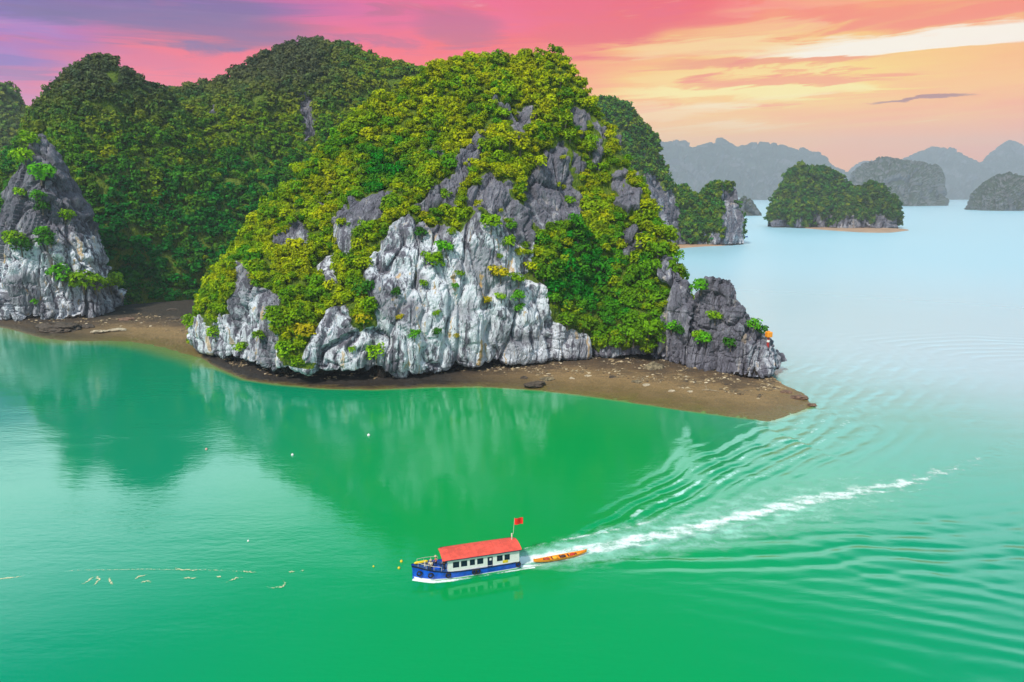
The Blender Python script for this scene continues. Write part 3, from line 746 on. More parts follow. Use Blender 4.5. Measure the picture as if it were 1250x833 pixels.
# ------------------------------------------------------------------ mid and far islands
def island(label, ridge, base, D, thick, nveg, size, seed, pale_t, templates=T_FAR, cliffpow=0.25, tint=None, top_rock=None, mat=None, nv=110, nu=150, back=True, leafcol=None, palek=0.85):
    ux = np.array([p[0] for p in ridge], float); rows = [[] for _ in range(7)]
    for x in ux:
        yr = interp(ridge, x); yb = interp(base, x); L = ground(x, yb, 0); edge = min(1.0, 0.25 + 3.0 * min(x - ux[0], ux[-1] - x) / (ux[-1] - ux[0]))
        T = thick * edge; D0 = D - 0.35 * T * 1.0
        lo = at(x, yb, D0); lo[2] = 0; rr = at(x, yr, D0 + T * 0.5); rr[2] = max(rr[2], 0.5)
        rows[0].append([lo[0], lo[1] + 2, -3]); rows[1].append(lo)
        rows[2].append([lo[0] + (rr[0] - lo[0]) * 0.1, lo[1] + T * 0.05, rr[2] * 0.36]); rows[3].append([lo[0] + (rr[0] - lo[0]) * 0.4, lo[1] + T * cliffpow * 0.7, rr[2] * 0.72])
        rows[4].append(rr); rows[5].append([rr[0], rr[1] + T * 0.3, rr[2] * 0.7]); rows[6].append([rr[0], rr[1] + T * 0.5, -3])
    G, tv, tu = loft(rows, nv, nu)
    S = D / 700.0
    keep = (1 - 0.5 * np.clip(1 - np.abs(tv - 4) / 1.2, 0, 1))[:, None] * np.ones(G.shape[1])
    G2 = displace(G, (26 * S, 4.0 * S), (8 * S, 3.2 * S), (3 * S, 0.8 * S), keep=keep, seed=seed)
    px, py = proj(G); H = G[..., 2] / (G[..., 2].max(axis=0)[None, :] + 1e-3)
    nz = fbm(G / (16 * S) * np.array([1, 1, 0.5]) + seed, 3)
    vegm = np.clip((H + nz * 0.55 - pale_t(px)) * 5, 0, 1)
    root = empty('limestone_island', (float(G[..., 0].mean()), D, 0), 0, label, 'island')
    inv = Matrix.Translation(-Vector(root.location))
    o = mk('cliff', G2.reshape(-1, 3), grid_faces(*G.shape[:2]), mat or M_ROCK_FAR); o.parent = root; o.matrix_parent_inverse = inv
    fattr(o, 'veg', vegm); fattr(o, 'pale', np.clip(palek - H * 0.5, 0, 1))
    if nveg:
        P, Nn, _ = sample_surface(G2, vegm ** 2 + 1e-6, nveg, -0.2); s = rng.uniform(*size, len(P))
        C = P + Nn * (s * 0.2)[:, None] + np.array([0, 0, 1.0]) * (s * 0.15)[:, None]
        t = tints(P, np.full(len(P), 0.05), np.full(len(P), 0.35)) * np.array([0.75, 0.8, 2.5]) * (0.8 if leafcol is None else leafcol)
        v = scatter_mesh('vegetation', templates, C, s, t, M_LEAF_A, root); v.matrix_parent_inverse = inv
    return root, G2
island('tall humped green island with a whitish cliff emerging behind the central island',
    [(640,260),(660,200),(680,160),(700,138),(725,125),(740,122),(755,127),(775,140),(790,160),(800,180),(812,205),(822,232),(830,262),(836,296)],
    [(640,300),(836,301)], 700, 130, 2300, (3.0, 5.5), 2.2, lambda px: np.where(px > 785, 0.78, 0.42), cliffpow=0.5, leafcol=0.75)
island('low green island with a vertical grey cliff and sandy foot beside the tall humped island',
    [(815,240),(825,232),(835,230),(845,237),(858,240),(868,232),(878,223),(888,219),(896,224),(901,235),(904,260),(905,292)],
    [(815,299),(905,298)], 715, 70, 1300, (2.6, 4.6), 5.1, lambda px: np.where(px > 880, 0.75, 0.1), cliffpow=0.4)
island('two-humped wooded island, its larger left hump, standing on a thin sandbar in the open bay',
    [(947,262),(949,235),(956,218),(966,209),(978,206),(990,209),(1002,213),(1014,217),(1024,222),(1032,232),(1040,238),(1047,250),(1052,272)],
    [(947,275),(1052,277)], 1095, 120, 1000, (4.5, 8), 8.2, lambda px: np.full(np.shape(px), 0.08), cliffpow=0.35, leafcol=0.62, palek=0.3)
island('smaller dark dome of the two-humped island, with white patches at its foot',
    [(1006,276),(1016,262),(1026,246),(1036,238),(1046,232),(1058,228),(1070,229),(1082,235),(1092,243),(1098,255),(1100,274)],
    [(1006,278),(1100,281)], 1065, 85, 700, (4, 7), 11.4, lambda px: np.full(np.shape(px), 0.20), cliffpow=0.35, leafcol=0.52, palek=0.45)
M_FARV = hill_mat('far_slope', (0.045, 0.065, 0.035), (0.16, 0.16, 0.17), 0.03)
M_FARV2 = hill_mat('distant_slope', (0.045, 0.06, 0.045), (0.13, 0.13, 0.14), 0.01)
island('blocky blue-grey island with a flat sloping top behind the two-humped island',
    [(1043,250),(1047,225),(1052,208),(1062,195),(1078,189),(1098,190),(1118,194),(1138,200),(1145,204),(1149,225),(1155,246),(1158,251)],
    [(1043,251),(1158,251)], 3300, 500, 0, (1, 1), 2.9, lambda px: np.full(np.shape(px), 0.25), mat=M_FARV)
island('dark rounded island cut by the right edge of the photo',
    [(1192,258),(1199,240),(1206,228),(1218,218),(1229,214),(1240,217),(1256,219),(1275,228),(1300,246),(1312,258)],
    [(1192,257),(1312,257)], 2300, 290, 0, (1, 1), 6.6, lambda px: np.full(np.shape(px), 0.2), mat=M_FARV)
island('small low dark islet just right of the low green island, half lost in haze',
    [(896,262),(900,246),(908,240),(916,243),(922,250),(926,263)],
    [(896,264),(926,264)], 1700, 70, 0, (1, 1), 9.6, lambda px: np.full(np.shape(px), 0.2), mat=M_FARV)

def range_(ridge, D, depth, seed, name='mountain', amp=1.0):
    ux = np.array([p[0] for p in ridge], float); rows = [[] for _ in range(6)]
    for x in ux:
        rr = at(x, interp(ridge, x), D + depth * 0.5); b = at(x, 250, D)
        rows[0].append([b[0], D - 5, -5]); rows[1].append([b[0], D, 4]); rows[2].append([(b[0] + rr[0]) / 2, D + depth * 0.18, rr[2] * 0.55]); rows[3].append(rr)
        rows[4].append([rr[0], rr[1] + depth * 0.25, rr[2] * 0.7]); rows[5].append([rr[0], rr[1] + depth * 0.5, -5])
    G, tv, tu = loft(rows, 90, 260)
    S = D / 1000; keep = (1 - 0.55 * np.clip(1 - np.abs(tv - 3) / 1.0, 0, 1))[:, None] * np.ones(G.shape[1])
    G2 = displace(G, (60 * S, 9 * S * amp), (18 * S, 4 * S), (6 * S, 1.2 * S), keep=keep, seed=seed)
    o = mk(name, G2.reshape(-1, 3), grid_faces(*G.shape[:2]), M_FARV2); tag(o, kind='structure'); return o
range_([(700,170),(760,172),(812,172),(830,171),(848,177),(862,174),(880,169),(900,176),(922,173),(945,175),(962,181),(972,183),(990,182),(1005,188),(1020,203),(1040,214),(1058,224),(1080,240)], 6800, 1200, 3.1)
range_([(1036,250),(1042,206),(1052,197),(1064,195),(1080,204),(1100,230)], 8300, 500, 5.5)
range_([(1080,230),(1100,195),(1118,186),(1138,181),(1152,184),(1165,183),(1180,190),(1196,197),(1212,193),(1224,180),(1234,172),(1250,176),(1280,182),(1340,190)], 7200, 1200, 8.8)

# ------------------------------------------------------------------ beaches
def shore_loft(outer, inner, z_in, nv, nu, seed):
    """outer/inner: pixel points of the waterline and of the back line on the ground"""
    rows = [[], [], [], []]
    for (a, b_), zi in zip(zip(outer, inner), z_in):
        p = ground(*a); q = ground(*b_, z=zi)
        d = q - p; d[2] = 0; d /= np.linalg.norm(d) + 1e-6
        rows[0].append(p - d * 7 + np.array([0, 0, -1.2])); rows[1].append(p); rows[2].append(p * 0.5 + np.array([q[0], q[1], zi * 1.1]) * 0.5); rows[3].append([q[0] + d[0] * 4, q[1] + d[1] * 4, zi])
    G, tv, tu = loft(rows, nv, nu)
    G[..., 2] += fbm(G / 6 + seed, 3) * 0.34 + fbm(G / 1.7 + seed, 4, True) * 0.26 * (G[..., 2] > -0.1)
    return G
shore_main = [(236,430),(262,447),(300,463),(340,469),(400,474),(460,475),(530,472),(600,472),(660,476),(720,483),(790,493),(850,502),(905,509),(940,513),(968,504),(990,496)]
back_main = [(238,415),(262,432),(300,441),(340,448),(400,452),(460,450),(530,447),(600,444),(660,440),(720,436),(790,438),(850,446),(905,456),(935,460),(960,476),(985,486)]
Gb = shore_loft(shore_main, back_main, [0.8, 1.2] + [1.8] * 11 + [1.5, 0.8, 0.3], 90, 420, 2)
beach = mk('beach', Gb.reshape(-1, 3), grid_faces(*Gb.shape[:2]), M_SAND, smooth=True); tag(beach, kind='structure')
px, py = proj(Gb); fattr(beach, 'undercut_shade', np.clip((690 - px) / 150, 0, 1))
shore_left = [(-20,396),(12,402),(50,412),(85,416),(120,416),(160,417),(200,424),(228,432),(246,436),(262,442)]
back_left = [(-10,386),(12,385),(50,384),(85,383),(120,380),(160,374),(200,370),(235,368),(262,366),(300,364)]
Gl = shore_loft(shore_left, back_left, [1.5, 1.8, 2.0, 2.0, 2.2, 2.4, 2.6, 2.6, 2.6, 2.6], 90, 240, 6)
beach2 = mk('beach', Gl.reshape(-1, 3), grid_faces(*Gl.shape[:2]), M_SAND, smooth=True); tag(beach2, kind='structure')
px, py = proj(Gl); fattr(beach2, 'undercut_shade', np.clip((170 - px) / 110, 0, 1) * 0.8)
M_BAR = simple('sandbar_sand', (0.42, 0.26, 0.16), 0.9, scale=0.05)
def sandbar(outer, inner):
    rows = [[], [], []]
    for a, b_ in zip(outer, inner):
        p = ground(*a); q = ground(*b_, z=1.2); rows[0].append(p + np.array([0, -2, -1])); rows[1].append(p + np.array([0, 2, 0.9])); rows[2].append(q + np.array([0, 15, 0]))
    G, tv, tu = loft(rows, 12, 80); G[..., 2] += fbm(G / 15, 2) * 0.4
    o = mk('sandbar', G.reshape(-1, 3), grid_faces(*G.shape[:2]), M_BAR, smooth=True); tag(o, kind='structure')
sandbar([(938,272),(960,276.5),(1000,280.5),(1050,284),(1085,284.5),(1110,281.5)], [(942,271),(960,273),(1000,275),(1050,277),(1085,279),(1108,280)])
sandbar([(820,309),(830,303.5),(860,301),(885,300),(905,297.5)], [(815,304),(830,300),(860,297),(885,296),(905,295)])

# ------------------------------------------------------------------ sea
path_px = [(640, 684), (680, 678), (740, 667), (800, 655), (860, 643), (920, 628), (980, 613), (1040, 602), (1100, 592), (1140, 580), (1200, 560), (1260, 536), (1400, 480)]
WP = np.array([ground(*p)[:2] for p in path_px]); WL = np.concatenate([[0], np.cumsum(np.linalg.norm(np.diff(WP, axis=0), axis=1))])
def wake_sd(X, Y):
    best = np.full(X.shape, 1e9); S = np.zeros(X.shape); Dd = np.zeros(X.shape)
    for i in range(len(WP) - 1):
        a, b_ = WP[i], WP[i + 1]; d = b_ - a; L = np.linalg.norm(d); d = d / L
        t = (X - a[0]) * d[0] + (Y - a[1]) * d[1]; tc = np.clip(t, 0, L) if i else np.clip(t, -1e9, L)
        ex, ey = X - a[0] - tc * d[0], Y - a[1] - tc * d[1]; e = np.hypot(ex, ey)
        sgn = np.sign(d[0] * (Y - a[1]) - d[1] * (X - a[0])); m = e < best
        best = np.where(m, e, best); S = np.where(m, WL[i] + tc, S); Dd = np.where(m, e * sgn, Dd)
    return S, Dd
def axis(lo, hi, step, far):
    mid = np.arange(lo, hi, step); up = [hi]; s = step
    while up[-1] < far[1]: s *= 1.12; up.append(up[-1] + s)
    dn = [lo - step]; s = step
    while dn[-1] > far[0]: s *= 1.12; dn.append(dn[-1] - s)
    return np.concatenate([dn[::-1], mid, up])
X, Y = np.meshgrid(axis(-75, 170, 0.42, (-16000, 16000)), axis(48, 235, 0.36, (-3000, 16000)))
S, Dd = wake_sd(X, Y)
Z = np.zeros_like(X)
P3 = np.stack([X, Y, 0 * X], -1)
nz = fbm(P3 / 22, 3); nz2 = fbm(P3 / 5, 2)
inside = (S > 1)
# diverging waves either side of the wake
CREST = np.zeros_like(Z)
for sgn, amp in ((1, 0.14), (-1, 0.085)):
    d = Dd * sgn; u = d / np.maximum(S, 1)
    env = np.exp(-((u - 0.33) / 0.19) ** 2) * np.clip(S / 10, 0, 1) * np.exp(-S / 150) * (d > 0)
    lam = 2.6 + 0.012 * S
    ph = 2 * math.pi * (d * 0.86 - S * (0.36 if sgn > 0 else 0.28) + nz * 2.6 + nz2 * 0.25) / lam
    wv = np.sin(ph)
    Z += np.where(inside, env * amp * (wv + 0.25 * np.sin(2 * ph + 1)) * (0.8 + 0.9 * nz2), 0)
    patch = np.clip(fbm(P3 / np.array([9, 4, 1]) + 31 * sgn, 3) * 2.2 + (0.8 if sgn > 0 else 0.25), 0, 1)
    CREST += np.where(inside, env ** 0.8 * (0.95 if sgn > 0 else 0.9) * np.clip((wv - (0.25 if sgn > 0 else 0.6)) * 2, 0, 1) * patch * np.clip(S / 14, 0, 1), 0)
# turbulence of the propeller track
Z += np.where(inside, np.exp(-(Dd / (1.2 + 0.02 * S)) ** 2) * np.exp(-S / 90) * fbm(P3 / 0.9, 2) * 0.16, 0)
# older ripples bending round the rocky point
rc = ground(1330, 400)[:2]; rad = np.hypot(X - rc[0], (Y - rc[1]) * 1.1)
tip = ground(965, 500)[:2]
envr = np.exp(-((rad - 60) / 38) ** 2) * np.clip((X - tip[0] + 6) / 14, 0, 1) * np.clip((190 - Y) / 60, 0, 1)
Z += envr * 0.075 * np.sin(2 * math.pi * (rad + nz * 2.2) / 3.6) * (0.7 + 0.8 * nz2)
# long low cross swell at lower right
env3 = np.clip((X - 15) / 40, 0, 1) * np.clip((110 - Y) / 30, 0, 1)
Z += env3 * 0.035 * np.sin(2 * math.pi * (Y * 0.93 + X * 0.30 + nz * 3) / 3.1) * (0.6 + nz2)
# bow wave beside the hull handled in foam; shallow water tint over the beaches
def dist_line(X, Y, pts):
    best = np.full(X.shape, 1e9)
    for a, b_ in zip(pts[:-1], pts[1:]):
        d = b_ - a; L = np.linalg.norm(d); d = d / L; t = np.clip((X - a[0]) * d[0] + (Y - a[1]) * d[1], 0, L)
        best = np.minimum(best, np.hypot(X - a[0] - t * d[0], Y - a[1] - t * d[1]))
    return best
sl = np.array([ground(*p)[:2] for p in shore_main]); sl2 = np.array([ground(*p)[:2] for p in shore_left])
sh = np.exp(-(dist_line(X, Y, sl) / 1.8) ** 2) + np.exp(-(dist_line(X, Y, sl2) / 9) ** 2) * 0.9
V = np.stack([X, Y, Z], -1).reshape(-1, 3)
sea = mk('sea', V, grid_faces(*X.shape), M_WATER, smooth=True); tag(sea, kind='structure'); fattr(sea, 'shallow', np.clip(sh, 0, 1)); fattr(sea, 'crest', CREST)
WATER_N = X.shape

# ------------------------------------------------------------------ foam
def foam_mat(name, col=(0.82, 0.9, 0.9), lo=0.42, hi=0.6, sc_=1.2, dens='foam', stretch=(1, 1, 1)):
    m, t, b = material(name)
    geo = t.new('ShaderNodeNewGeometry'); P = t.scalev(geo.outputs['Position'], stretch)
    n = t.noise(P, sc_, 7, 0.72, 0.4); n2 = t.noise(P, sc_ * 4, 5, 0.7)
    a = t.new('ShaderNodeAttribute', attribute_name=dens).outputs['Fac']
    q = t.math('ADD', t.math('ADD', t.math('MULTIPLY', n, 0.7), t.math('MULTIPLY', n2, 0.3)), t.math('SUBTRACT', a, 0.5))
    al = t.sstep(q, lo, hi)
    b.inputs['Base Color'].default_value = (*col, 1); b.inputs['Roughness'].default_value = 0.8
    t.l.new(al, b.inputs['Alpha'])
    return m
M_FOAM = foam_mat('foam', (0.78, 0.92, 0.88), 0.46, 0.92, 1.0)
M_CHURN = foam_mat('churned_water', (0.30, 0.66, 0.52), 0.40, 1.3, 0.5)
def ribbon(name, cx, w, dens, mat, label, cat, z=0.02, n=260, across=24):
    """foam lying on the water along a centre line of world points"""
    cx = np.array(cx)[:, :2]; t = np.linspace(0, len(cx) - 1, n); c = crom(cx, t); d = np.gradient(c, axis=0); d /= np.linalg.norm(d, axis=1)[:, None]
    nrm = np.stack([-d[:, 1], d[:, 0]], -1); u = np.linspace(-1, 1, across); tt = np.linspace(0, 1, n)
    ww = np.interp(tt, *zip(*w)); G = c[:, None, :] + nrm[:, None, :] * (u[None, :, None] * ww[:, None, None])
    zz = np.full(G.shape[:2], z) + sea_z(G[..., 0], G[..., 1])
    G = np.concatenate([G, zz[..., None]], -1); A = np.interp(tt, *zip(*dens))[:, None] * (1 - np.abs(u)[None, :] ** 2.2 * 0.9); A = A + 0.42 * fbm(np.stack([G[..., 0] / 3.2, G[..., 1] / 1.5, 0 * A], -1), 3) * np.clip(tt * 6, 0, 1)[:, None]
    o = mk(name, G.reshape(-1, 3), grid_faces(n, across), mat, smooth=True); fattr(o, 'foam', A); tag(o, label, cat, kind='stuff'); return o
xs, ys = X[0], Y[:, 0]
def sea_z(x, y):
    i = np.clip(np.searchsorted(xs, x) - 1, 0, len(xs) - 2); j = np.clip(np.searchsorted(ys, y) - 1, 0, len(ys) - 2)
    return np.maximum.reduce([Z[j, i], Z[j + 1, i], Z[j, i + 1], Z[j + 1, i + 1]])
path = [ground(622, 689)] + [ground(*p) for p in path_px[:11]]
ribbon('churned_water', path, [(0, 2.0), (0.2, 6), (0.6, 11), (1, 13)], [(0, 1.0), (0.6, 0.9), (1, 0.4)], M_CHURN, 'pale milky water stirred up by the boat around its foam trail', 'churned water', 0.012, 400, 50)
ribbon('wake_foam', path, [(0, .8), (0.05, 1.3), (0.3, 2.5), (0.7, 3.1), (1, 3.4)], [(0, 1.1), (0.1, 0.92), (0.3, 0.76), (0.55, 0.74), (0.8, 0.66), (1, 0.45)], M_FOAM, 'white churned trail of foam running back from the tour boat stern', 'foam', 0.03, 400, 30)
ribbon('wake_foam', [ground(*p) for p in [(640,670),(680,661),(740,650),(790,638),(850,628),(900,618)]], [(0, .5), (1, 1.0)], [(0, .62), (0.5, .58), (1, .35)], M_FOAM, 'thin broken line of foam along the upper edge of the boat wake', 'foam', 0.035, 240, 14)
ribbon('wake_foam', [ground(*p) for p in [(636,692),(660,690),(700,681),(740,672),(800,664),(860,652),(930,640)]], [(0, .6), (0.2, .45), (1, .5)], [(0, .95), (0.2, .62), (0.6, .5), (1, .32)], M_FOAM, 'broken line of foam along the lower edge of the boat wake, under the orange boat', 'foam', 0.04, 240, 14)

# ------------------------------------------------------------------ shrubs clinging to bare rock
def surf_at(G, px, py, rad=2.5):
    qx, qy = proj(G); d = np.hypot(qx - px, qy - py); m = d < max(rad, d.min() + 0.5)
    dist = np.where(m, G[..., 1], 1e9); k = np.unravel_index(np.argmin(dist), dist.shape); return G[k]
LIME = np.array([0.22, 0.42, 0.006]); BRI = np.array([0.10, 0.36, 0.008]); DKG = np.array([0.04, 0.16, 0.01]); GOLD = np.array([0.42, 0.36, 0.006])
def shrub(G, px, py, r, col, label, cat='shrub', group=None):
    p = surf_at(G, px, py); s = r * (np.linalg.norm(p - np.array([0, 0, CAM_H]))) / FPX * 1.15
    plant('shrub', p + np.array([0, -s * 0.35, s * 0.1]), s, col * random.uniform(0.85, 1.15), label, cat, group, trunk=False)
for a in [
 (513, 286, 8, DKG, 'dark round shrub high on the big pale cliff face'),
 (528, 322, 13, MIDG, 'wide olive-green shrub hanging midway on the big cliff face'),
 (546, 304, 11, BRI, 'bright shrub growing up and right from the wide olive one on the big cliff'),
 (443, 355, 14, DKG, 'dark green cushion of shrub capping the gully at the left of the big cliff'),
 (450, 372, 12, MIDG, 'middle shrub of the stack growing in the gully left of the big cliff'),
 (444, 388, 11, GOLD, 'golden-brown lowest shrub of the gully left of the big cliff'),
 (459, 430, 12, LIME, 'bright green shrub low on the cliff just above the dark overhang'),
 (430, 429, 5, LIME, 'small pale shrub left of the bright one above the dark overhang'),
 (508, 408, 8, BRI, 'flat green shrub on the ledge near the foot of the big cliff'),
 (537, 406, 7, DKG, 'round dark shrub on the ledge beside a cream stain on the cliff'),
 (487, 387, 5, GOLD, 'small yellow shrub on the lower left of the big cliff'),
 (559, 409, 4, GOLD, 'tiny yellow shrub on the ledge right of the round dark one'),
 (565, 337, 6, MIDG, 'small shrub in the slanting crack, upper of the two there'),
 (556, 348, 5, BRI, 'small shrub in the slanting crack, lower of the two there'),
 (534, 384, 5, LIME, 'small lime shrub at the bottom of the slanting crack'),
 (517, 345, 6, MIDG, 'faint green shrub on the grey rib under the wide olive shrub'),
 (484, 356, 7, DKG, 'dark shrub in the cleft beside the pointed grey slab'),
 (597, 366, 6, GOLD, 'yellow tuft, left one of the pair right of the tall white streaks'),
 (613, 363, 7, LIME, 'lime tuft, right one of the pair right of the tall white streaks'),
 (620, 295, 10, LIME, 'rounded lime shrub on violet rock above the dense green slope'),
 (641, 300, 6, MIDG, 'little shrub beside the rounded lime one on violet rock'),
 (601, 275, 13, MIDG, 'shrub draped over the top right corner of the big cliff'),
 (612, 338, 12, GOLD, 'golden shrub spreading along the rib right of the big cliff'),
 (632, 340, 10, MIDG, 'green shrub at the right end of the golden one on the rib'),
 (636, 362, 9, BRI, 'bright shrub at the upper end of the green strip beside the slab'),
 (633, 377, 7, BRI, 'bright shrub at the lower end of the green strip beside the slab'),
 (263, 405, 10, LIME, 'lime shrub on the white cliff at the left end of the central island'),
 (294, 424, 9, LIME, 'bright shrub hanging at the foot of the white left cliff'),
 (316, 410, 8, MIDG, 'shrub on the white left cliff just above the rounded grey slab'),
 (345, 395, 14, MIDG, 'leafy shrub over the rounded grey slab of the left cliff'),
 (352, 425, 13, LIME, 'drooping shrub between the rounded grey slab and the next buttress'),
 (372, 405, 13, GOLD, 'yellowish shrub spilling beside the buttress left of the big cliff'),
 (335, 385, 12, MIDG, 'dense shrub shading the top of the white left cliff'),
 (678, 442, 5, LIME, 'tiny shrub at the very foot of the grey cliff above the beach'),
]: shrub(G_MAIN, *a)
for a in [
 (849, 350, 11, BRI, 'bright green shrub in the notch behind the dark outcrop'),
 (871, 386, 9, LIME, 'lime shrub in the middle of the dark rock outcrop'),
 (859, 412, 10, BRI, 'green shrub low on the left part of the dark outcrop'),
 (847, 408, 7, LIME, 'small shrub beside the low green one on the dark outcrop'),
 (919, 394, 9, BRI, 'green shrub on the right shoulder of the outcrop, near the marker'),
 (930, 403, 8, DKG, 'dark shrub touching the foot of the orange marker'),
 (889, 421, 9, DKG, 'dark creeping shrub on the lower face of the outcrop'),
 (818, 397, 10, BRI, 'upper green shrub at the left foot of the dark outcrop'),
 (826, 406, 9, DKG, 'lower green shrub at the left foot of the dark outcrop'),
]: shrub(G_OUT, *a)
for a in [
 (40, 170, 9, LIME, 'lime shrub on the very tip of the rock pinnacle'),
 (32, 193, 11, LIME, 'broad lime shrub on the left shoulder of the rock pinnacle'),
 (51, 213, 12, BRI, 'flat bright shrub on a ledge high on the rock pinnacle'),
 (29, 239, 6, LIME, 'small round shrub on the upper left of the rock pinnacle'),
 (48, 241, 8, BRI, 'shrub in the central crack of the pinnacle, upper of two'),
 (56, 255, 8, DKG, 'shrub in the central crack of the pinnacle, lower of two'),
 (82, 262, 8, MIDG, 'thin shrub on the smooth right face of the pinnacle'),
 (20, 291, 10, MIDG, 'yellowish shrub where the pinnacle turns from grey to white, left side'),
 (29, 300, 10, DKG, 'dark shrub under the yellowish one at the left of the pinnacle'),
 (55, 286, 8, BRI, 'bright shrub at the middle height of the pinnacle'),
 (60, 299, 10, DKG, 'dark shrub just under the bright one at middle height of the pinnacle'),
 (80, 335, 12, BRI, 'bright shrub at the upper end of the green fringe on the pinnacle foot'),
 (103, 345, 14, MIDG, 'leafy shrub in the middle of the green fringe on the pinnacle foot'),
 (122, 349, 13, MIDG, 'leafy shrub toward the right of the green fringe on the pinnacle foot'),
 (140, 346, 12, LIME, 'yellowish shrub at the right end of the green fringe on the pinnacle foot'),
 (44, 371, 4, BRI, 'tiny shrub low on the whitish foot of the pinnacle'),
]: shrub(G_LEFT, *a)

# ------------------------------------------------------------------ boulders, slabs and driftwood on the beaches
def ico(n):
    import bmesh
    b = bmesh.new(); bmesh.ops.create_icosphere(b, subdivisions=n, radius=1.0); v = np.array([x.co[:] for x in b.verts]); f = np.array([[q.index for q in x.verts] for x in b.faces]); b.free(); return v, f
IV, IF = ico(4)
M_BOULD = simple('boulder_stone', (0.25, 0.20, 0.12), 0.85, grime=0.7, scale=0.9)
M_DARKR = simple('dark_stone', (0.085, 0.062, 0.045), 0.8, grime=0.5, scale=1.2)
M_PALER = simple('pale_stone', (0.50, 0.42, 0.30), 0.85, grime=0.4, scale=1.2)
M_REDR = simple('reddish_stone', (0.20, 0.115, 0.075), 0.85, grime=0.5, scale=1.0)
def boulder(px, py, w, hr, mat, label, seed, z=0.5, cat='rock', name='boulder', rz=0.0, dr=0.7):
    p = ground(px, py, z); s = w * np.linalg.norm(p - np.array([0, 0, CAM_H])) / FPX / 2
    v = IV * (1 + 0.35 * fbm(IV * 1.1 + seed, 3)[:, None]) ; v = v * (1 + 0.22 * facets(IV * 1.6, 1.0, seed)[:, None])
    v = v * np.array([1, dr, hr]) * s
    o = mk(name, v, IF, mat); o.location = (p[0], p[1], z + hr * s * 0.25); o.rotation_euler = (0, 0, rz); tag(o, label, cat); return o
BL = [
 (797, 453, 25, 0.62, M_BOULD, 'large yellowish boulder on the beach below the dense green slope'),
 (780, 446, 11, 0.7, M_DARKR, 'dark knob of rock just up the beach from the large yellowish boulder'),
 (652, 470, 26, 0.22, M_DARKR, 'long flat dark rock at the waterline of the beach'),
 (640, 462, 9, 0.5, M_DARKR, 'small dark rock just behind the long flat one at the waterline'),
 (668, 464, 18, 0.3, M_BOULD, 'flat tan rock to the right of the long flat dark one'),
 (698, 463, 7, 0.5, M_PALER, 'small pale stone on the left part of the wide beach'),
 (718, 460, 10, 0.35, M_PALER, 'pale flat stone near the top of the wide beach'),
 (748, 462, 10, 0.5, M_DARKR, 'dark stone in the stony patch left of the big boulder'),
 (778, 468, 12, 0.5, M_BOULD, 'brown stone on the beach below the big boulder'),
 (789, 471, 11, 0.35, M_PALER, 'pale slab on the beach below the big boulder'),
 (820, 478, 8, 0.4, M_PALER, 'pale stone midway between the big boulder and the driftwood'),
 (838, 462, 7, 0.6, M_PALER, 'pale stone at the foot of the outcrop, left side'),
 (842, 479, 8, 0.4, M_PALER, 'pale stone just left of the driftwood'),
 (960, 481, 16, 0.4, M_REDR, 'reddish rock on the spit right of the outcrop'),
 (974, 487, 20, 0.35, M_REDR, 'wide reddish rock near the end of the spit'),
 (991, 495, 10, 0.35, M_REDR, 'last small reddish rock at the tip of the spit, in the water'),
 (948, 471, 12, 0.4, M_REDR, 'reddish rock at the right foot of the outcrop'),
 (76, 402, 42, 0.26, M_DARKR, 'big dark slab lying on the small beach in front of the pinnacle'),
 (107, 400, 14, 0.4, M_DARKR, 'dark rock right beside the big dark slab on the small beach'),
 (122, 405, 16, 0.18, M_PALER, 'pale flat stone on the sand of the small beach, left one'),
 (143, 403, 16, 0.16, M_PALER, 'pale flat stone on the sand of the small beach, right one'),
 (155, 392, 20, 0.3, M_REDR, 'brown rock in the middle of the small beach'),
 (210, 382, 16, 0.45, M_DARKR, 'dark rock at the far right of the small beach, upper one'),
 (216, 391, 20, 0.25, M_DARKR, 'flat dark rock at the far right of the small beach, lower one'),
]
for i, (a, b_, w, h, m_, l_) in enumerate(BL): boulder(a, b_, w, h, m_, l_, i * 3.3 + 1, z=1.0 if a < 240 else (0.3 if a > 940 else 0.7), rz=R(-8) if a < 100 else i * 0.7 % 0.5)
def rubble(G, n, name, label, seed, lo, hi):
    r = np.random.default_rng(seed); v0, f0 = ico(1); P, Nn, _ = sample_surface(G, (G[..., 2] > 0.35) * 1.0 * (G[..., 2] < 1.9) * np.clip(fbm(G / 5 + seed, 2) + 0.15, 0.02, 1), n, -1)
    s = lo + (hi - lo) * r.random(n) ** 3; sc3 = np.stack([s * r.uniform(0.8, 1.5, n), s, s * r.uniform(0.35, 0.7, n)], -1)
    V = (v0[None] * (1 + 0.3 * r.normal(size=(n, len(v0), 1)) * 0.5) * sc3[:, None, :] + P[:, None, :]).reshape(-1, 3)
    F = (f0[None] + (np.arange(n) * len(v0))[:, None, None]).reshape(-1, 3)
    tag(mk(name, V, F, M_RUB), label, 'pebbles', kind='stuff')
def rubmat():
    m, t, b = material('rubble_stone'); g = t.new('ShaderNodeNewGeometry')
    t.l.new(t.ramp(g.outputs['Random Per Island'], [(0, (0.05, 0.035, 0.025)), (0.5, (0.18, 0.13, 0.07)), (0.85, (0.36, 0.27, 0.15)), (1, (0.6, 0.52, 0.38))]), b.inputs['Base Color']); b.inputs['Roughness'].default_value = 0.9; return m
M_RUB = rubmat()
rubble(Gb, 4200, 'rubble', 'scattered brown and cream stones littering the wide beach', 5, 0.05, 0.5)
rubble(Gl, 900, 'rubble', 'scattered stones on the small beach beside the pinnacle', 6, 0.08, 0.6)
M_WOOD = simple('driftwood', (0.34, 0.27, 0.17), 0.9, grime=0.5)
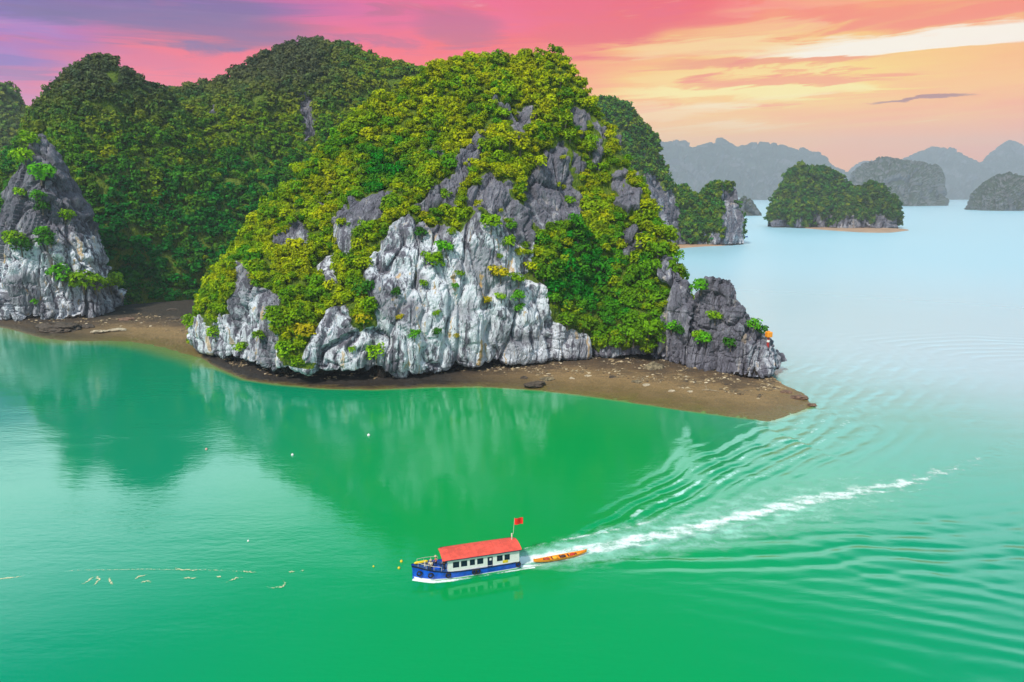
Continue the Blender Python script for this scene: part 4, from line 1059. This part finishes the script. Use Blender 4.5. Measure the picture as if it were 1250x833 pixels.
dw = MB(); dw.tube([(-1.9, 0, 0.12), (-0.9, 0.1, 0.3), (0.4, -0.05, 0.35), (1.6, 0.2, 0.22), (2.6, 0.1, 0.1)], [0.12, 0.2, 0.22, 0.16, 0.06], 7)
dw.tube([(-0.6, 0.1, 0.3), (-1.0, 0.5, 1.1), (-1.3, 0.7, 1.9)], [0.15, 0.1, 0.04], 6); dw.tube([(0.3, 0, 0.4), (-0.1, -0.3, 1.0), (-0.5, -0.5, 1.5)], [0.12, 0.08, 0.03], 6)
p = ground(866, 478, 0.8); tag(dw.build('driftwood', M_WOOD, loc=tuple(p), rz=R(-20)), 'forked pale driftwood log lying on the beach in front of the outcrop', 'driftwood')

# pointed stone with an undercut foot at the left tip
def stack():
    nr, nc = 60, 48; G = np.zeros((nr, nc, 3)); prof = [(0, 1.5), (0.06, 1.7), (0.13, 2.9), (0.2, 3.0), (0.32, 1.9), (0.6, 1.1), (0.85, 0.55), (1, 0.05)]
    for i in range(nr):
        t = i / (nr - 1); r = np.interp(t, *zip(*prof))
        for j in range(nc):
            a = 2 * math.pi * j / (nc - 1); G[i, j] = (math.cos(a) * r + 0.4 * t, math.sin(a) * r * 0.9, t * 8.2 - 0.3)
    k = 1 + 0.5 * fbm(G / 1.6 * np.array([1, 1, 0.4]), 3) * np.clip((1 - G[..., 2:3] / 9)[..., 0], 0.2, 1); k[:, -1] = k[:, 0]
    G[..., :2] *= k[..., None]
    p = ground(248, 424, 0.2); r = empty('sea_stack', tuple(p), 0, 'small pointed grey stone on an undercut foot at the left tip of the central island', 'rock')
    o = mk('stone', G.reshape(-1, 3), grid_faces(nr, nc), M_ROCK, r); fattr(o, 'veg', np.zeros(nr * nc)); fattr(o, 'pale', np.full(nr * nc, 0.35))
stack()

# ------------------------------------------------------------------ orange marker on the outcrop
M_ORANGE = simple('orange_paint', (0.95, 0.32, 0.01), 0.5, grime=0.12); M_REDP = simple('red_paint', (0.45, 0.03, 0.025), 0.5); M_WHITEP = simple('white_paint', (0.82, 0.82, 0.80), 0.45, grime=0.12)
mp = surf_at(G_OUT, 938, 419); mr = empty('channel_marker', tuple(mp - np.array([0, 0, 0.3])), 0, 'channel marker with an orange lantern box on a red and white post, on the outcrop', 'marker')
b = MB(); b.tube([(0, 0, -0.5), (0, 0, 1.15)], 0.36, 12); b.build('lower_post', M_REDP, mr)
b = MB(); b.tube([(0, 0, 1.15), (0, 0, 1.75)], 0.42, 12); b.build('white_band', M_WHITEP, mr)
b = MB(); b.tube([(0, 0, 1.75), (0, 0, 2.5)], 0.34, 12); b.build('upper_post', M_REDP, mr)
b = MB(); b.box((0, 0, 3.25), (1.5, 1.5, 1.5), R(12)); bx = b.build('lantern_box', M_ORANGE, mr, bevel=0.18)
b = MB(); b.tube([(0, 0, 4.0), (0, 0, 4.25)], 0.22, 10); b.build('lamp_cap', M_ORANGE, bx)

# ------------------------------------------------------------------ tour boat
M_BLUE = simple('blue_hull_paint', (0.008, 0.11, 0.72), 0.35, grime=0.45, scale=1.2); M_NAVY = simple('navy_paint', (0.008, 0.012, 0.06), 0.5); M_CABIN = simple('white_cabin_paint', (0.80, 0.80, 0.78), 0.4, grime=0.10)
M_ROOF = simple('coral_roof_paint', (0.80, 0.095, 0.06), 0.55, grime=0.28, scale=1.1); M_ROOF2 = simple('roof_seam_paint', (0.60, 0.08, 0.06), 0.6); M_BLACK = simple('black_rubber', (0.012, 0.012, 0.014), 0.7); M_DECK = simple('deck_paint', (0.02, 0.10, 0.35), 0.6, grime=0.5)
M_YEL = simple('yellow_plastic', (0.80, 0.58, 0.02), 0.5, grime=0.2); M_FLAG = simple('red_flag_cloth', (0.85, 0.02, 0.01), 0.8, grime=0.1); M_POLE = simple('pale_pole', (0.70, 0.66, 0.55), 0.6)
def glassm():
    m, t, b = material('dark_window'); b.inputs['Base Color'].default_value = (0.01, 0.015, 0.04, 1); b.inputs['Roughness'].default_value = 0.08; return m
M_GLASS = glassm()
def skinfig(name, joints, edges, root, mat, parent):
    me = bpy.data.meshes.new(name); me.from_pydata([j[:3] for j in joints], edges, []); o = bpy.data.objects.new(name, me); sc.collection.objects.link(o); o.parent = parent; me.materials.append(mat)
    m = o.modifiers.new('skin', 'SKIN'); m.use_smooth_shade = True
    for i, j in enumerate(joints):
        me.skin_vertices[0].data[i].radius = (j[3], j[3]); me.skin_vertices[0].data[i].use_root = (i == root)
    s_ = o.modifiers.new('sub', 'SUBSURF'); s_.levels = 1; s_.render_levels = 1
    return o
M_SKIN = simple('skin', (0.42, 0.24, 0.16), 0.6, grime=0.1)
def person(loc, rz, pose, shirt, trouser, hat, label):
    r = empty('person', loc, rz, label, 'person')
    M_S = simple('shirt', shirt, 0.9); M_T = simple('trousers', trouser, 0.9); M_H = simple('hat', hat, 0.8)
    hz = 0.92 if pose == 'stand' else 0.48
    J = [(0, 0, hz, .14), (0.02, 0, hz + .25, .13), (0.03, 0, hz + .48, .15), (0.04, 0, hz + .60, .055), (0.07, 0, hz + .72, .095), (0.075, 0, hz + .80, .085)]
    E = [(0, 1), (1, 2), (2, 3), (3, 4), (4, 5)]
    legs = []
    for sy in (-1, 1):
        k = len(J)
        if pose == 'stand': J += [(0, .10 * sy, hz - .05, .09), (0.03, .11 * sy, hz - .45, .065), (0, .12 * sy, .10, .045), (0.16, .13 * sy, .05, .035)]
        else: J += [(0.05, .10 * sy, hz - .02, .09), (0.45, .14 * sy, hz + .02, .07), (0.48, .14 * sy, .12, .045), (0.62, .15 * sy, .05, .035)]
        E += [(0, k), (k, k + 1), (k + 1, k + 2), (k + 2, k + 3)]; legs.append(k)
        k2 = len(J); J += [(0.02, .19 * sy, hz + .50, .055), (0.08, .25 * sy, hz + .25, .042), (0.30, .20 * sy, hz + .12, .032), (0.38, .19 * sy, hz + .12, .038)]
        E += [(2, k2), (k2, k2 + 1), (k2 + 1, k2 + 2), (k2 + 2, k2 + 3)]
    body = skinfig('body', J, E, 0, M_SKIN, r)
    S = [(q[0], q[1], q[2], q[3] + .022) for q in J]
    sh = [0, 1, 2] + [len(legs) and k for k in ()]
    js = [S[0], S[1], S[2]]; es = [(0, 1), (1, 2)]
    for k in legs:
        a = k + 4; js += [S[a], S[a + 1]]; n = len(js); es += [(2, n - 2), (n - 2, n - 1)]
    skinfig('shirt', js, es, 0, M_S, r)
    js = [(S[0][0], S[0][1], S[0][2] - .01, S[0][3] + .004)]; es = []
    for k in legs:
        n = len(js); js += [S[k], S[k + 1], S[k + 2]]; es += [(0, n), (n, n + 1), (n + 1, n + 2)]
    skinfig('trousers', js, es, 0, M_T, r)
    h = MB(); h.tube([(0.075, 0, hz + .84), (0.075, 0, hz + .87), (0.075, 0, hz + .97)], [0.24, 0.14, 0.09], 14); h.build('hat', M_H, r, smooth=True)
    return r

def tour_boat():
    A = ground(635, 694); B = ground(519, 712); hd = (B - A)[:2]; Lw = np.linalg.norm(hd); hd /= Lw; ang = math.atan2(hd[1], hd[0])
    W = 1.72; nl = np.array([-hd[1], hd[0]])   # port side, towards the camera
    org = A[:2] - nl * W * 0.92
    L = Lw + 1.2
    root = empty('tour_boat', (org[0], org[1], 0), ang, 'blue and white wooden tour boat with a coral red roof cruising across the bay', 'boat')
    st = [(0, .90, 1.08, .1), (.1, .97, 1.04, 0), (.35, 1.0, 1.02, 0), (.6, 1.0, 1.06, 0), (.72, .96, 1.2, 0), (.82, .84, 1.45, 0), (.90, .62, 1.68, .0), (.96, .36, 1.85, .12), (1.0, .09, 1.98, .5)]
    ts = np.linspace(0, 1, 30); S = np.array(st); w = np.interp(ts, S[:, 0], S[:, 1]) * W; sh = np.interp(ts, S[:, 0], S[:, 2]); kr = np.interp(ts, S[:, 0], S[:, 3])
    prof = [(0, -.55), (.55, -.5), (.86, -.2), (.94, .12), (1.0, 1.0)]
    def strip(z0f, z1f, name, mat, off=0.0, inner=False):
        b = MB()
        for side in (1, -1):
            vs = []; fs = []
            for i, t in enumerate(ts):
                x = t * L
                for f_ in (z0f, z1f):
                    z = -.1 + kr[i] * 0 + (sh[i] + .1) * f_; ww = w[i] * (.90 + .10 * f_) + off
                    vs.append((x + (0.35 * f_ if t > .97 else 0), side * ww, z))
            for i in range(len(ts) - 1):
                q = (2 * i, 2 * i + 2, 2 * i + 3, 2 * i + 1); fs.append(q if side == -1 else q[::-1])
            n = len(vs); vs2 = [(v[0], v[1] - side * .05, v[2]) for v in vs]
            fs += [tuple(n + k for k in reversed(f)) for f in fs] + [(2 * i + 1, 2 * i + 3, n + 2 * i + 3, n + 2 * i + 1) for i in range(len(ts) - 1)]
            b.add(vs + vs2, fs)
        return b
    # hull shell
    hb = strip(0, 1, 'hull', M_BLUE); 
    vs = []; fs = []
    for i, t in enumerate(ts):
        for u, zz in ((-.9, -.1), (-.6, -.45), (0, -.6), (.6, -.45), (.9, -.1)): vs.append((t * L, w[i] * u, zz + (0.45 * max(0, t - .85) / .15 if zz < -.2 else 0)))
    for i in range(len(ts) - 1):
        for k in range(4): a = i * 5 + k; fs.append((a, a + 5, a + 6, a + 1))
    hb.add(vs, fs); hb.box((0.02, 0, .38), (.06, 2 * w[0] * .98, .92)); hb.box((L + .12, 0, .8), (.22, .26, 1.9))
    hull = hb.build('hull', M_BLUE, root)
    strip(.0, .20, 'boot', M_WHITEP, .015).build('white_boot_stripe', M_WHITEP, hull)
    strip(.90, 1.02, 'rail', M_NAVY, .05).build('rubbing_rail', M_NAVY, hull)
    fd = MB(); vs = []; fs = []
    for i, t in enumerate(ts): vs += [(t * L, -w[i] * .97, sh[i] - .16), (t * L, w[i] * .97, sh[i] - .16), (t * L, -w[i] * .97, sh[i] - .24), (t * L, w[i] * .97, sh[i] - .24)]
    for i in range(len(ts) - 1): a = 4 * i; fs += [(a, a + 4, a + 5, a + 1), (a + 2, a + 3, a + 7, a + 6)]
    fd.add(vs, fs); fd.build('deck', M_DECK, root)
    # cabin: two long walls with real openings, ends, roof
    x0, x1, zb, zt, hw = .15, .70 * L, 1.0, 2.85, W * .93
    CL = x1 - x0; wins = [(.11, .085), (.22, .085), (.335, .07), (.445, .085), (.72, .08), (.825, .075)]; door = (.585, .075)
    cab = MB()
    for side in (1, -1):
        edges = [x1]; segs = []
        ops = sorted([(x1 - CL * c, CL * q, 'w') for c, q in wins] + [(x1 - CL * door[0], CL * door[1], 'd')])
        x = x0
        for c, q, kind in ops:
            cab.box(((x + c - q / 2) / 2, side * hw, (zb + zt) / 2), (c - q / 2 - x, .07, zt - zb))
            cab.box((c, side * hw, (zt + 2.42) / 2), (q, .07, zt - 2.42))
            if kind == 'w': cab.box((c, side * hw, (zb + 1.62) / 2), (q, .07, 1.62 - zb))
            x = c + q / 2
        cab.box(((x + x1) / 2, side * hw, (zb + zt) / 2), (x1 - x, .07, zt - zb))
    cab.box((x0, 0, (zb + zt) / 2), (.07, 2 * hw - .08, zt - zb))
    for sy in (-1, 1): cab.box((x1 - .04, sy * hw * .72, (zb + zt) / 2), (.07, hw * .5, zt - zb))
    cab.box((x1 - .04, 0, zt - .16), (.07, hw * .94, .32))
    cabin = cab.build('cabin', M_CABIN, root)
    for side in (1, -1):
        for c, q in wins:
            g = MB(); xc = x1 - CL * c; qq = CL * q; g.box((xc, side * (hw - .01), 2.02), (qq - .06, .02, .74)); g.build('pane', M_GLASS, None).parent = None if False else cabin
            f = MB()
            for dx in (-1, 1): f.box((xc + dx * (qq / 2 - .025), side * (hw + .01), 2.02), (.05, .09, .80))
            for dz in (-1, 1): f.box((xc, side * (hw + .01), 2.02 + dz * .38), (qq - .1, .09, .05))
            f.box((xc, side * (hw + .005), 2.02), (.035, .06, .70)); f.build('window_frame', M_NAVY, cabin)
    for side in (1, -1):
        d = MB(); d.box((x1 - CL * door[0], side * (hw - .02), 1.58), (CL * door[1] - .05, .04, 1.6)); dr = d.build('door', M_NAVY, cabin)
        d = MB(); d.box((x1 - CL * door[0] - .05, side * (hw + .003), 2.05), (.28, .02, .34)); d.build('door_pane', M_GLASS if side < 0 else M_WHITEP, dr) if False else d.build('door_pane', M_WHITEP, cabin)
    d = MB(); d.box((x1 - CL * .80, hw + .045, 1.42), (.75, .02, .42)); d.build('yellow_panel', M_YEL, cabin, bevel=.01)
    sl_ = MB()
    for side in (1, -1): sl_.box(((x0 + x1) / 2, side * (hw + .045), 1.14), (CL, .02, .05))
    sl_.build('sill_strip', M_CABIN, cabin)
    # seats and interior seen through the front opening
    for i in range(6):
        q = MB(); 
        for sy in (-1, 1): q.box((x1 - 1.2 - i * 1.25, sy * .85, 1.08), (.5, .9, .12)); q.box((x1 - 1.42 - i * 1.25, sy * .85, 1.38), (.08, .9, .5))
        q.build('bench', M_DECK, cabin)
    # cambered roof with rounded corners
    nx, ny = 26, 14; vs = []
    rx0, rx1, rw = x0 - .35, x1 + .75, hw + .28
    for k, dz in ((0, 0), (1, -.09)):
        for i in range(nx):
            u = i / (nx - 1) * 2 - 1
            cut = .5 * max(0, abs(u) - .9) / .1
            for j in range(ny):
                v = j / (ny - 1) * 2 - 1; vs.append(((rx0 + rx1) / 2 + u * (rx1 - rx0) / 2, v * (rw - cut * .45), zt + .08 + .26 * (1 - v * v) + dz - .05 * u * u))
    fs = []; N_ = nx * ny
    for i in range(nx - 1):
        for j in range(ny - 1):
            a = i * ny + j; fs += [(a, a + ny, a + ny + 1, a + 1), (N_ + a, N_ + a + 1, N_ + a + ny + 1, N_ + a + ny)]
    for j in range(ny - 1): fs += [(j, j + 1, N_ + j + 1, N_ + j), ((nx - 1) * ny + j + 1, (nx - 1) * ny + j, N_ + (nx - 1) * ny + j, N_ + (nx - 1) * ny + j + 1)]
    for i in range(nx - 1): a = i * ny; fs += [(a + ny, a, N_ + a, N_ + a + ny), (a + ny - 1, a + 2 * ny - 1, N_ + a + 2 * ny - 1, N_ + a + ny - 1)]
    rb = MB(); rb.add(vs, fs); roof = rb.build('roof', M_ROOF, root, smooth=False)
    e = MB()
    for side in (1, -1): e.box(((rx0 + rx1) / 2, side * (rw + .01), zt + .02), (rx1 - rx0 - .6, .06, .10))
    e.build('gutter', M_NAVY, roof)
    sm_ = MB()
    for k in range(1, 9):
        xx = rx0 + (rx1 - rx0) * k / 9
        sm_.tube([(xx, rw * v, zt + .095 + .26 * (1 - v * v) - .05 * ((xx - (rx0 + rx1) / 2) / ((rx1 - rx0) / 2)) ** 2) for v in np.linspace(-.97, .97, 9)], .018, 5)
    sm_.build('roof_seam', M_ROOF2, roof)
    for side in (1, -1):
        rl = MB(); idx = [i for i in range(len(ts)) if .74 < ts[i] < .985]
        rl.tube([(ts[i] * L, side * w[i] * .93, sh[i] + .55) for i in idx], .028, 6)
        for i in idx[::2]: rl.tube([(ts[i] * L, side * w[i] * .93, sh[i] - .05), (ts[i] * L, side * w[i] * .93, sh[i] + .55)], .024, 6)
        rl.build('bow_railing', M_POLE, root)
    rp = MB(); rp.tube([(L * .875 + .28 * math.cos(a) * (1 + a / 60), -.2 + .28 * math.sin(a) * (1 + a / 60), 1.6 + a * .006) for a in np.linspace(0, 25, 90)], .03, 5); rp.build('rope_coil', M_POLE, root)
    # fenders, flag, posts, bow gear
    for fx in (.96, .86, .70, .45, .42, .02):
        x = fx * L; i = int(np.clip(fx * 29, 0, 29)); f = MB(); f.tube([(x + .30 * math.cos(a), 0, .30 * math.sin(a)) for a in np.linspace(0, 6.283, 17)], .10, 8, cap=False)
        o = f.build('tyre_fender', M_BLACK, root); o.location = (0, w[i] * .98 + .12, sh[i] * .62)
    p_ = MB(); p_.tube([(x0 + .3, -1.0, zt + .25), (x0 + .3, -1.0, zt + 1.1)], .10, 8); p_.build('stern_post', M_POLE, root)
    p_ = MB(); p_.tube([(x0 + .1, -1.0, zt + 1.0), (x0 - .1, -1.0, zt + 3.4)], .025, 6); pole = p_.build('flag_pole', M_POLE, root)
    n1_, n2_ = 14, 8; vs = []
    for i in range(n1_):
        for j in range(n2_): u = i / (n1_ - 1); v = j / (n2_ - 1); vs.append((x0 - .08 - u * 1.25, -1.0 + .12 * math.sin(u * 6), zt + 3.35 - v * .95 - u * .08))
    fs = [(i * n2_ + j, (i + 1) * n2_ + j, (i + 1) * n2_ + j + 1, i * n2_ + j + 1) for i in range(n1_ - 1) for j in range(n2_ - 1)]
    f = MB(); f.add(vs, fs); fo = f.build('flag', M_FLAG, pole); fo.modifiers.new('s', 'SOLIDIFY').thickness = .02
    # bow coaming and samson post
    f = MB(); f.box((L * .90, 0, 1.75), (.16, .16, .8)); f.build('mooring_post', M_POLE, root)
    f = MB(); f.box((L * .80, 0, 1.28), (1.1, 1.5, .28)); f.build('hatch', M_BLUE, root, bevel=.04)
    R2 = Matrix.Rotation(ang, 4, 'Z'); Wd = lambda x, y, z: tuple(Vector((org[0], org[1], 0)) + R2 @ Vector((x, y, z)))
    person(Wd(L * .725, .75, 1.02), ang - .5, 'stand', (0.02, 0.02, 0.03), (0.03, 0.03, 0.05), (0.01, 0.01, 0.012), 'person in dark clothes and black hat standing before the boat cabin')
    person(Wd(L * .79, -.05, 1.42), ang + .2, 'sit', (0.62, 0.16, 0.10), (0.05, 0.06, 0.12), (0.62, 0.52, 0.34), 'person in a red shirt and straw hat sitting on the blue foredeck')
    person(Wd(L * .845, .55, 1.32), ang + .9, 'sit', (0.70, 0.62, 0.46), (0.03, 0.03, 0.04), (0.55, 0.45, 0.28), 'person in a cream shirt sitting near the bow with knees bent')
    # yellow board across the bow
    b = MB(); b.tube([(-.95, 0, 0), (-.7, 0, .02), (.7, 0, .02), (.95, 0, 0)], [.06, .17, .17, .06], 10); o = b.build('float_board', M_YEL, loc=Wd(L * .93, -.35, 1.98), rz=ang + .05)
    tag(o, 'yellow foam float lying across the rail at the boat bow', 'float')
    return org, ang, L, Wd
BO, BA, BL_, WD = tour_boat()
def rib_pts(pts): return [WD(*p) for p in pts]
ribbon('hull_foam', rib_pts([(BL_ * 1.02, .35, 0), (BL_ * .93, 1.05, 0), (BL_ * .82, 1.75, 0), (BL_ * .6, 2.05, 0), (BL_ * .3, 2.0, 0), (0, 1.95, 0), (-2, 2.0, 0)]), [(0, .35), (.3, .45), (1, .3)], [(0, 1.2), (.25, 1.05), (.5, .66), (1, .8)], M_FOAM, 'white foam curling along the waterline of the tour boat hull', 'foam', 0.05, 200, 14)

# long orange rowing boat in the wake
def row_boat():
    A = ground(651, 689); B = ground(716, 677); d = (A - B)[:2]; L = np.linalg.norm(d); ang = math.atan2(d[1], d[0]); c = (A + B) / 2
    r = empty('rowing_boat', (c[0], c[1], .05), ang, 'slim orange open rowing boat trailing in the white wake behind the tour boat', 'boat')
    b = MB(); n = 24; vs = []; prof = [(-1, .42), (-.75, .1), (0, -.05), (.75, .1), (1, .42), (.9, .42), (.6, .16), (0, .06), (-.6, .16), (-.9, .42)]; m = len(prof)
    for i in range(n):
        t = i / (n - 1) * 2 - 1; w = .52 * (1 - abs(t) ** 2.4) + .03; k = .30 * abs(t) ** 3
        for y, z in prof: vs.append((t * L / 2, y * w, z + k + (.0 if w > .1 else .1)))
    fs = [(i * m + j, i * m + (j + 1) % m, (i + 1) * m + (j + 1) % m, (i + 1) * m + j) for i in range(n - 1) for j in range(m)]
    fs += [tuple(range(m)), tuple((n - 1) * m + j for j in reversed(range(m)))]; b.add(vs, fs); b.build('hull', M_ORANGE, r)
    for t in (-.6, -.3, 0, .3, .6):
        q = MB(); q.box((t * L / 2, 0, .36), (.22, .92 * (1 - abs(t) ** 2.4), .05)); q.build('thwart', simple('dark_wood', (0.12, 0.04, 0.02), .8), r)
    for t, c_ in ((-.45, (.5, .03, .02)), (-.1, (.08, .03, .02)), (.2, (.85, .45, .02)), (.5, (.45, .05, .02))):
        q = MB(); q.ball((t * L / 2, .05, .38), (.42, .30, .22), 12, 7); q.build('life_jacket_bundle', simple('bundle', c_, .8), r, smooth=True)
row_boat()

# floats and flotsam
def float_ball(px, py, rr, mat, label):
    p = ground(px, py); r = empty('float', tuple(p), 0, label, 'float'); b = MB(); b.ball((0, 0, rr * .35), rr, 14, 9); b.build('shell', mat, r, smooth=True); b = MB(); b.tube([(0, 0, rr * 1.2), (0, 0, rr * 1.6)], rr * .22, 8); b.build('eyelet', mat, r)
float_ball(450, 532, .30, M_WHITEP, 'white round float alone on the green water above the tour boat')
float_ball(357, 556, .26, M_WHITEP, 'small white float on green water left of centre')
float_ball(252, 549, .24, simple('pinkish_plastic', (.75, .42, .36), .6), 'small pinkish float at the tip of the pale sky reflection')
float_ball(303, 661, .16, M_WHITEP, 'tiny white float on pale water above the foam line')
float_ball(490, 686, .20, M_YEL, 'yellow float just ahead of the tour boat bow, upper one')
float_ball(487, 694, .18, M_YEL, 'yellow float just ahead of the tour boat bow, lower one')
float_ball(456, 692, .13, M_YEL, 'yellow float drifting farthest ahead of the tour boat')
M_SCUM = foam_mat('scum', (0.70, 0.66, 0.40), 0.50, 0.66, 4.5)
def scum():
    L_ = [[(-60, 708), (-20, 708), (10, 706), (25, 704), (45, 698)], [(96, 714), (104, 712), (112, 706), (116, 703)], [(104, 715), (116, 714), (121, 708), (118, 704), (110, 705)], [(136, 704), (133, 707), (136, 713), (146, 714)],
          [(160, 710), (170, 704), (184, 702)], [(168, 713), (178, 710), (188, 712)], [(205, 693), (225, 696), (250, 697)], [(219, 706), (232, 706), (247, 706)], [(262, 704), (272, 705)], [(270, 715), (282, 709), (290, 706), (305, 706)],
          [(290, 697), (305, 699), (318, 699)], [(318, 713), (330, 718), (345, 717), (348, 712), (342, 704)], [(350, 699), (362, 698)], [(366, 697), (372, 697)], [(0, 703), (60, 700), (100, 697), (180, 696), (260, 697), (330, 699), (400, 694)]]
    Vs, Fs, As = [], [], []; b0 = 0
    for k, l in enumerate(L_):
        c = np.array([ground(*p)[:2] for p in l]); n = 40 if k < 14 else 160; t = np.linspace(0, len(c) - 1, n); c = crom(c, t); d = np.gradient(c, axis=0); d /= np.linalg.norm(d, axis=1)[:, None] + 1e-6; nn = np.stack([-d[:, 1], d[:, 0]], -1)
        u = np.linspace(-1, 1, 7); hw = ((.5 if k < 14 else .45) * (0.55 + 0.9 * np.abs(perlin(np.stack([np.linspace(0, 5, n), np.full(n, k * 1.7), np.zeros(n)], -1)) * 1.6)))[:, None, None]; G = c[:, None] + nn[:, None] * (u[None, :, None] * hw + 0.35 * perlin(np.stack([np.linspace(0, 9, n), np.full(n, k * 3.1), np.zeros(n)], -1))[:, None, None]); G = np.concatenate([G, (0.03 + 0.004 * k) * np.ones(G.shape[:2] + (1,))], -1)
        Vs.append(G.reshape(-1, 3)); Fs.append(grid_faces(n, 7) + b0); b0 += n * 7; As.append(((.63 if k < 14 else .56) * (1 - np.abs(u)[None] ** 2) * np.sin(np.linspace(.15, 2.99, n))[:, None] ** .5).ravel())
    o = mk('floating_scum', np.concatenate(Vs), np.concatenate(Fs), M_SCUM); fattr(o, 'foam', np.concatenate(As)); tag(o, 'broken yellowish line of scum and curls drifting on the water, lower left', 'scum', kind='stuff')
scum()

# little blue boat far off by the low green island
q = ground(908, 290); fb = empty('fishing_boat', tuple(q), R(8), 'little blue fishing boat by the low green island', 'boat')
b = MB(); vs = []; n = 12
for i in range(n):
    t = i / (n - 1) * 2 - 1; w = 1.5 * (1 - max(0, t) ** 2.5); z = 1.1 + .7 * t * t
    vs += [(t * 5, -w, z), (t * 5, -w * .8, -.3), (t * 5, w * .8, -.3), (t * 5, w, z)]
b.add(vs, [(4 * i + k, 4 * i + (k + 1) % 4, 4 * i + 4 + (k + 1) % 4, 4 * i + 4 + k) for i in range(n - 1) for k in range(4)] + [(0, 1, 2, 3)]); b.build('hull', M_DECK, fb)
b = MB(); b.box((-1.5, 0, 2.0), (3.6, 2.0, 1.8), top=.92); b.build('wheelhouse', M_BLUE, fb, bevel=.08)
b = MB(); b.box((-1.5, 0, 3.0), (4.2, 2.4, .16)); b.build('roof', M_DECK, fb)

# ------------------------------------------------------------------ haze
def haze():
    b = MB(); b.box((0, 4400, 378), (16000, 9800, 764)); m = bpy.data.materials.new('haze'); m.use_nodes = True; t = NT(m.node_tree); t.n.clear()
    o = t.new('ShaderNodeOutputMaterial'); v = t.new('ShaderNodeVolumePrincipled'); v.inputs['Color'].default_value = (0.76, 0.88, 1.0, 1)
    v.inputs['Density'].default_value = HAZE; v.inputs['Anisotropy'].default_value = 0.0; t.l.new(v.outputs[0], o.inputs['Volume'])
    tag(b.build('haze', m), kind='stuff')
HAZE = 1.25e-4
haze()
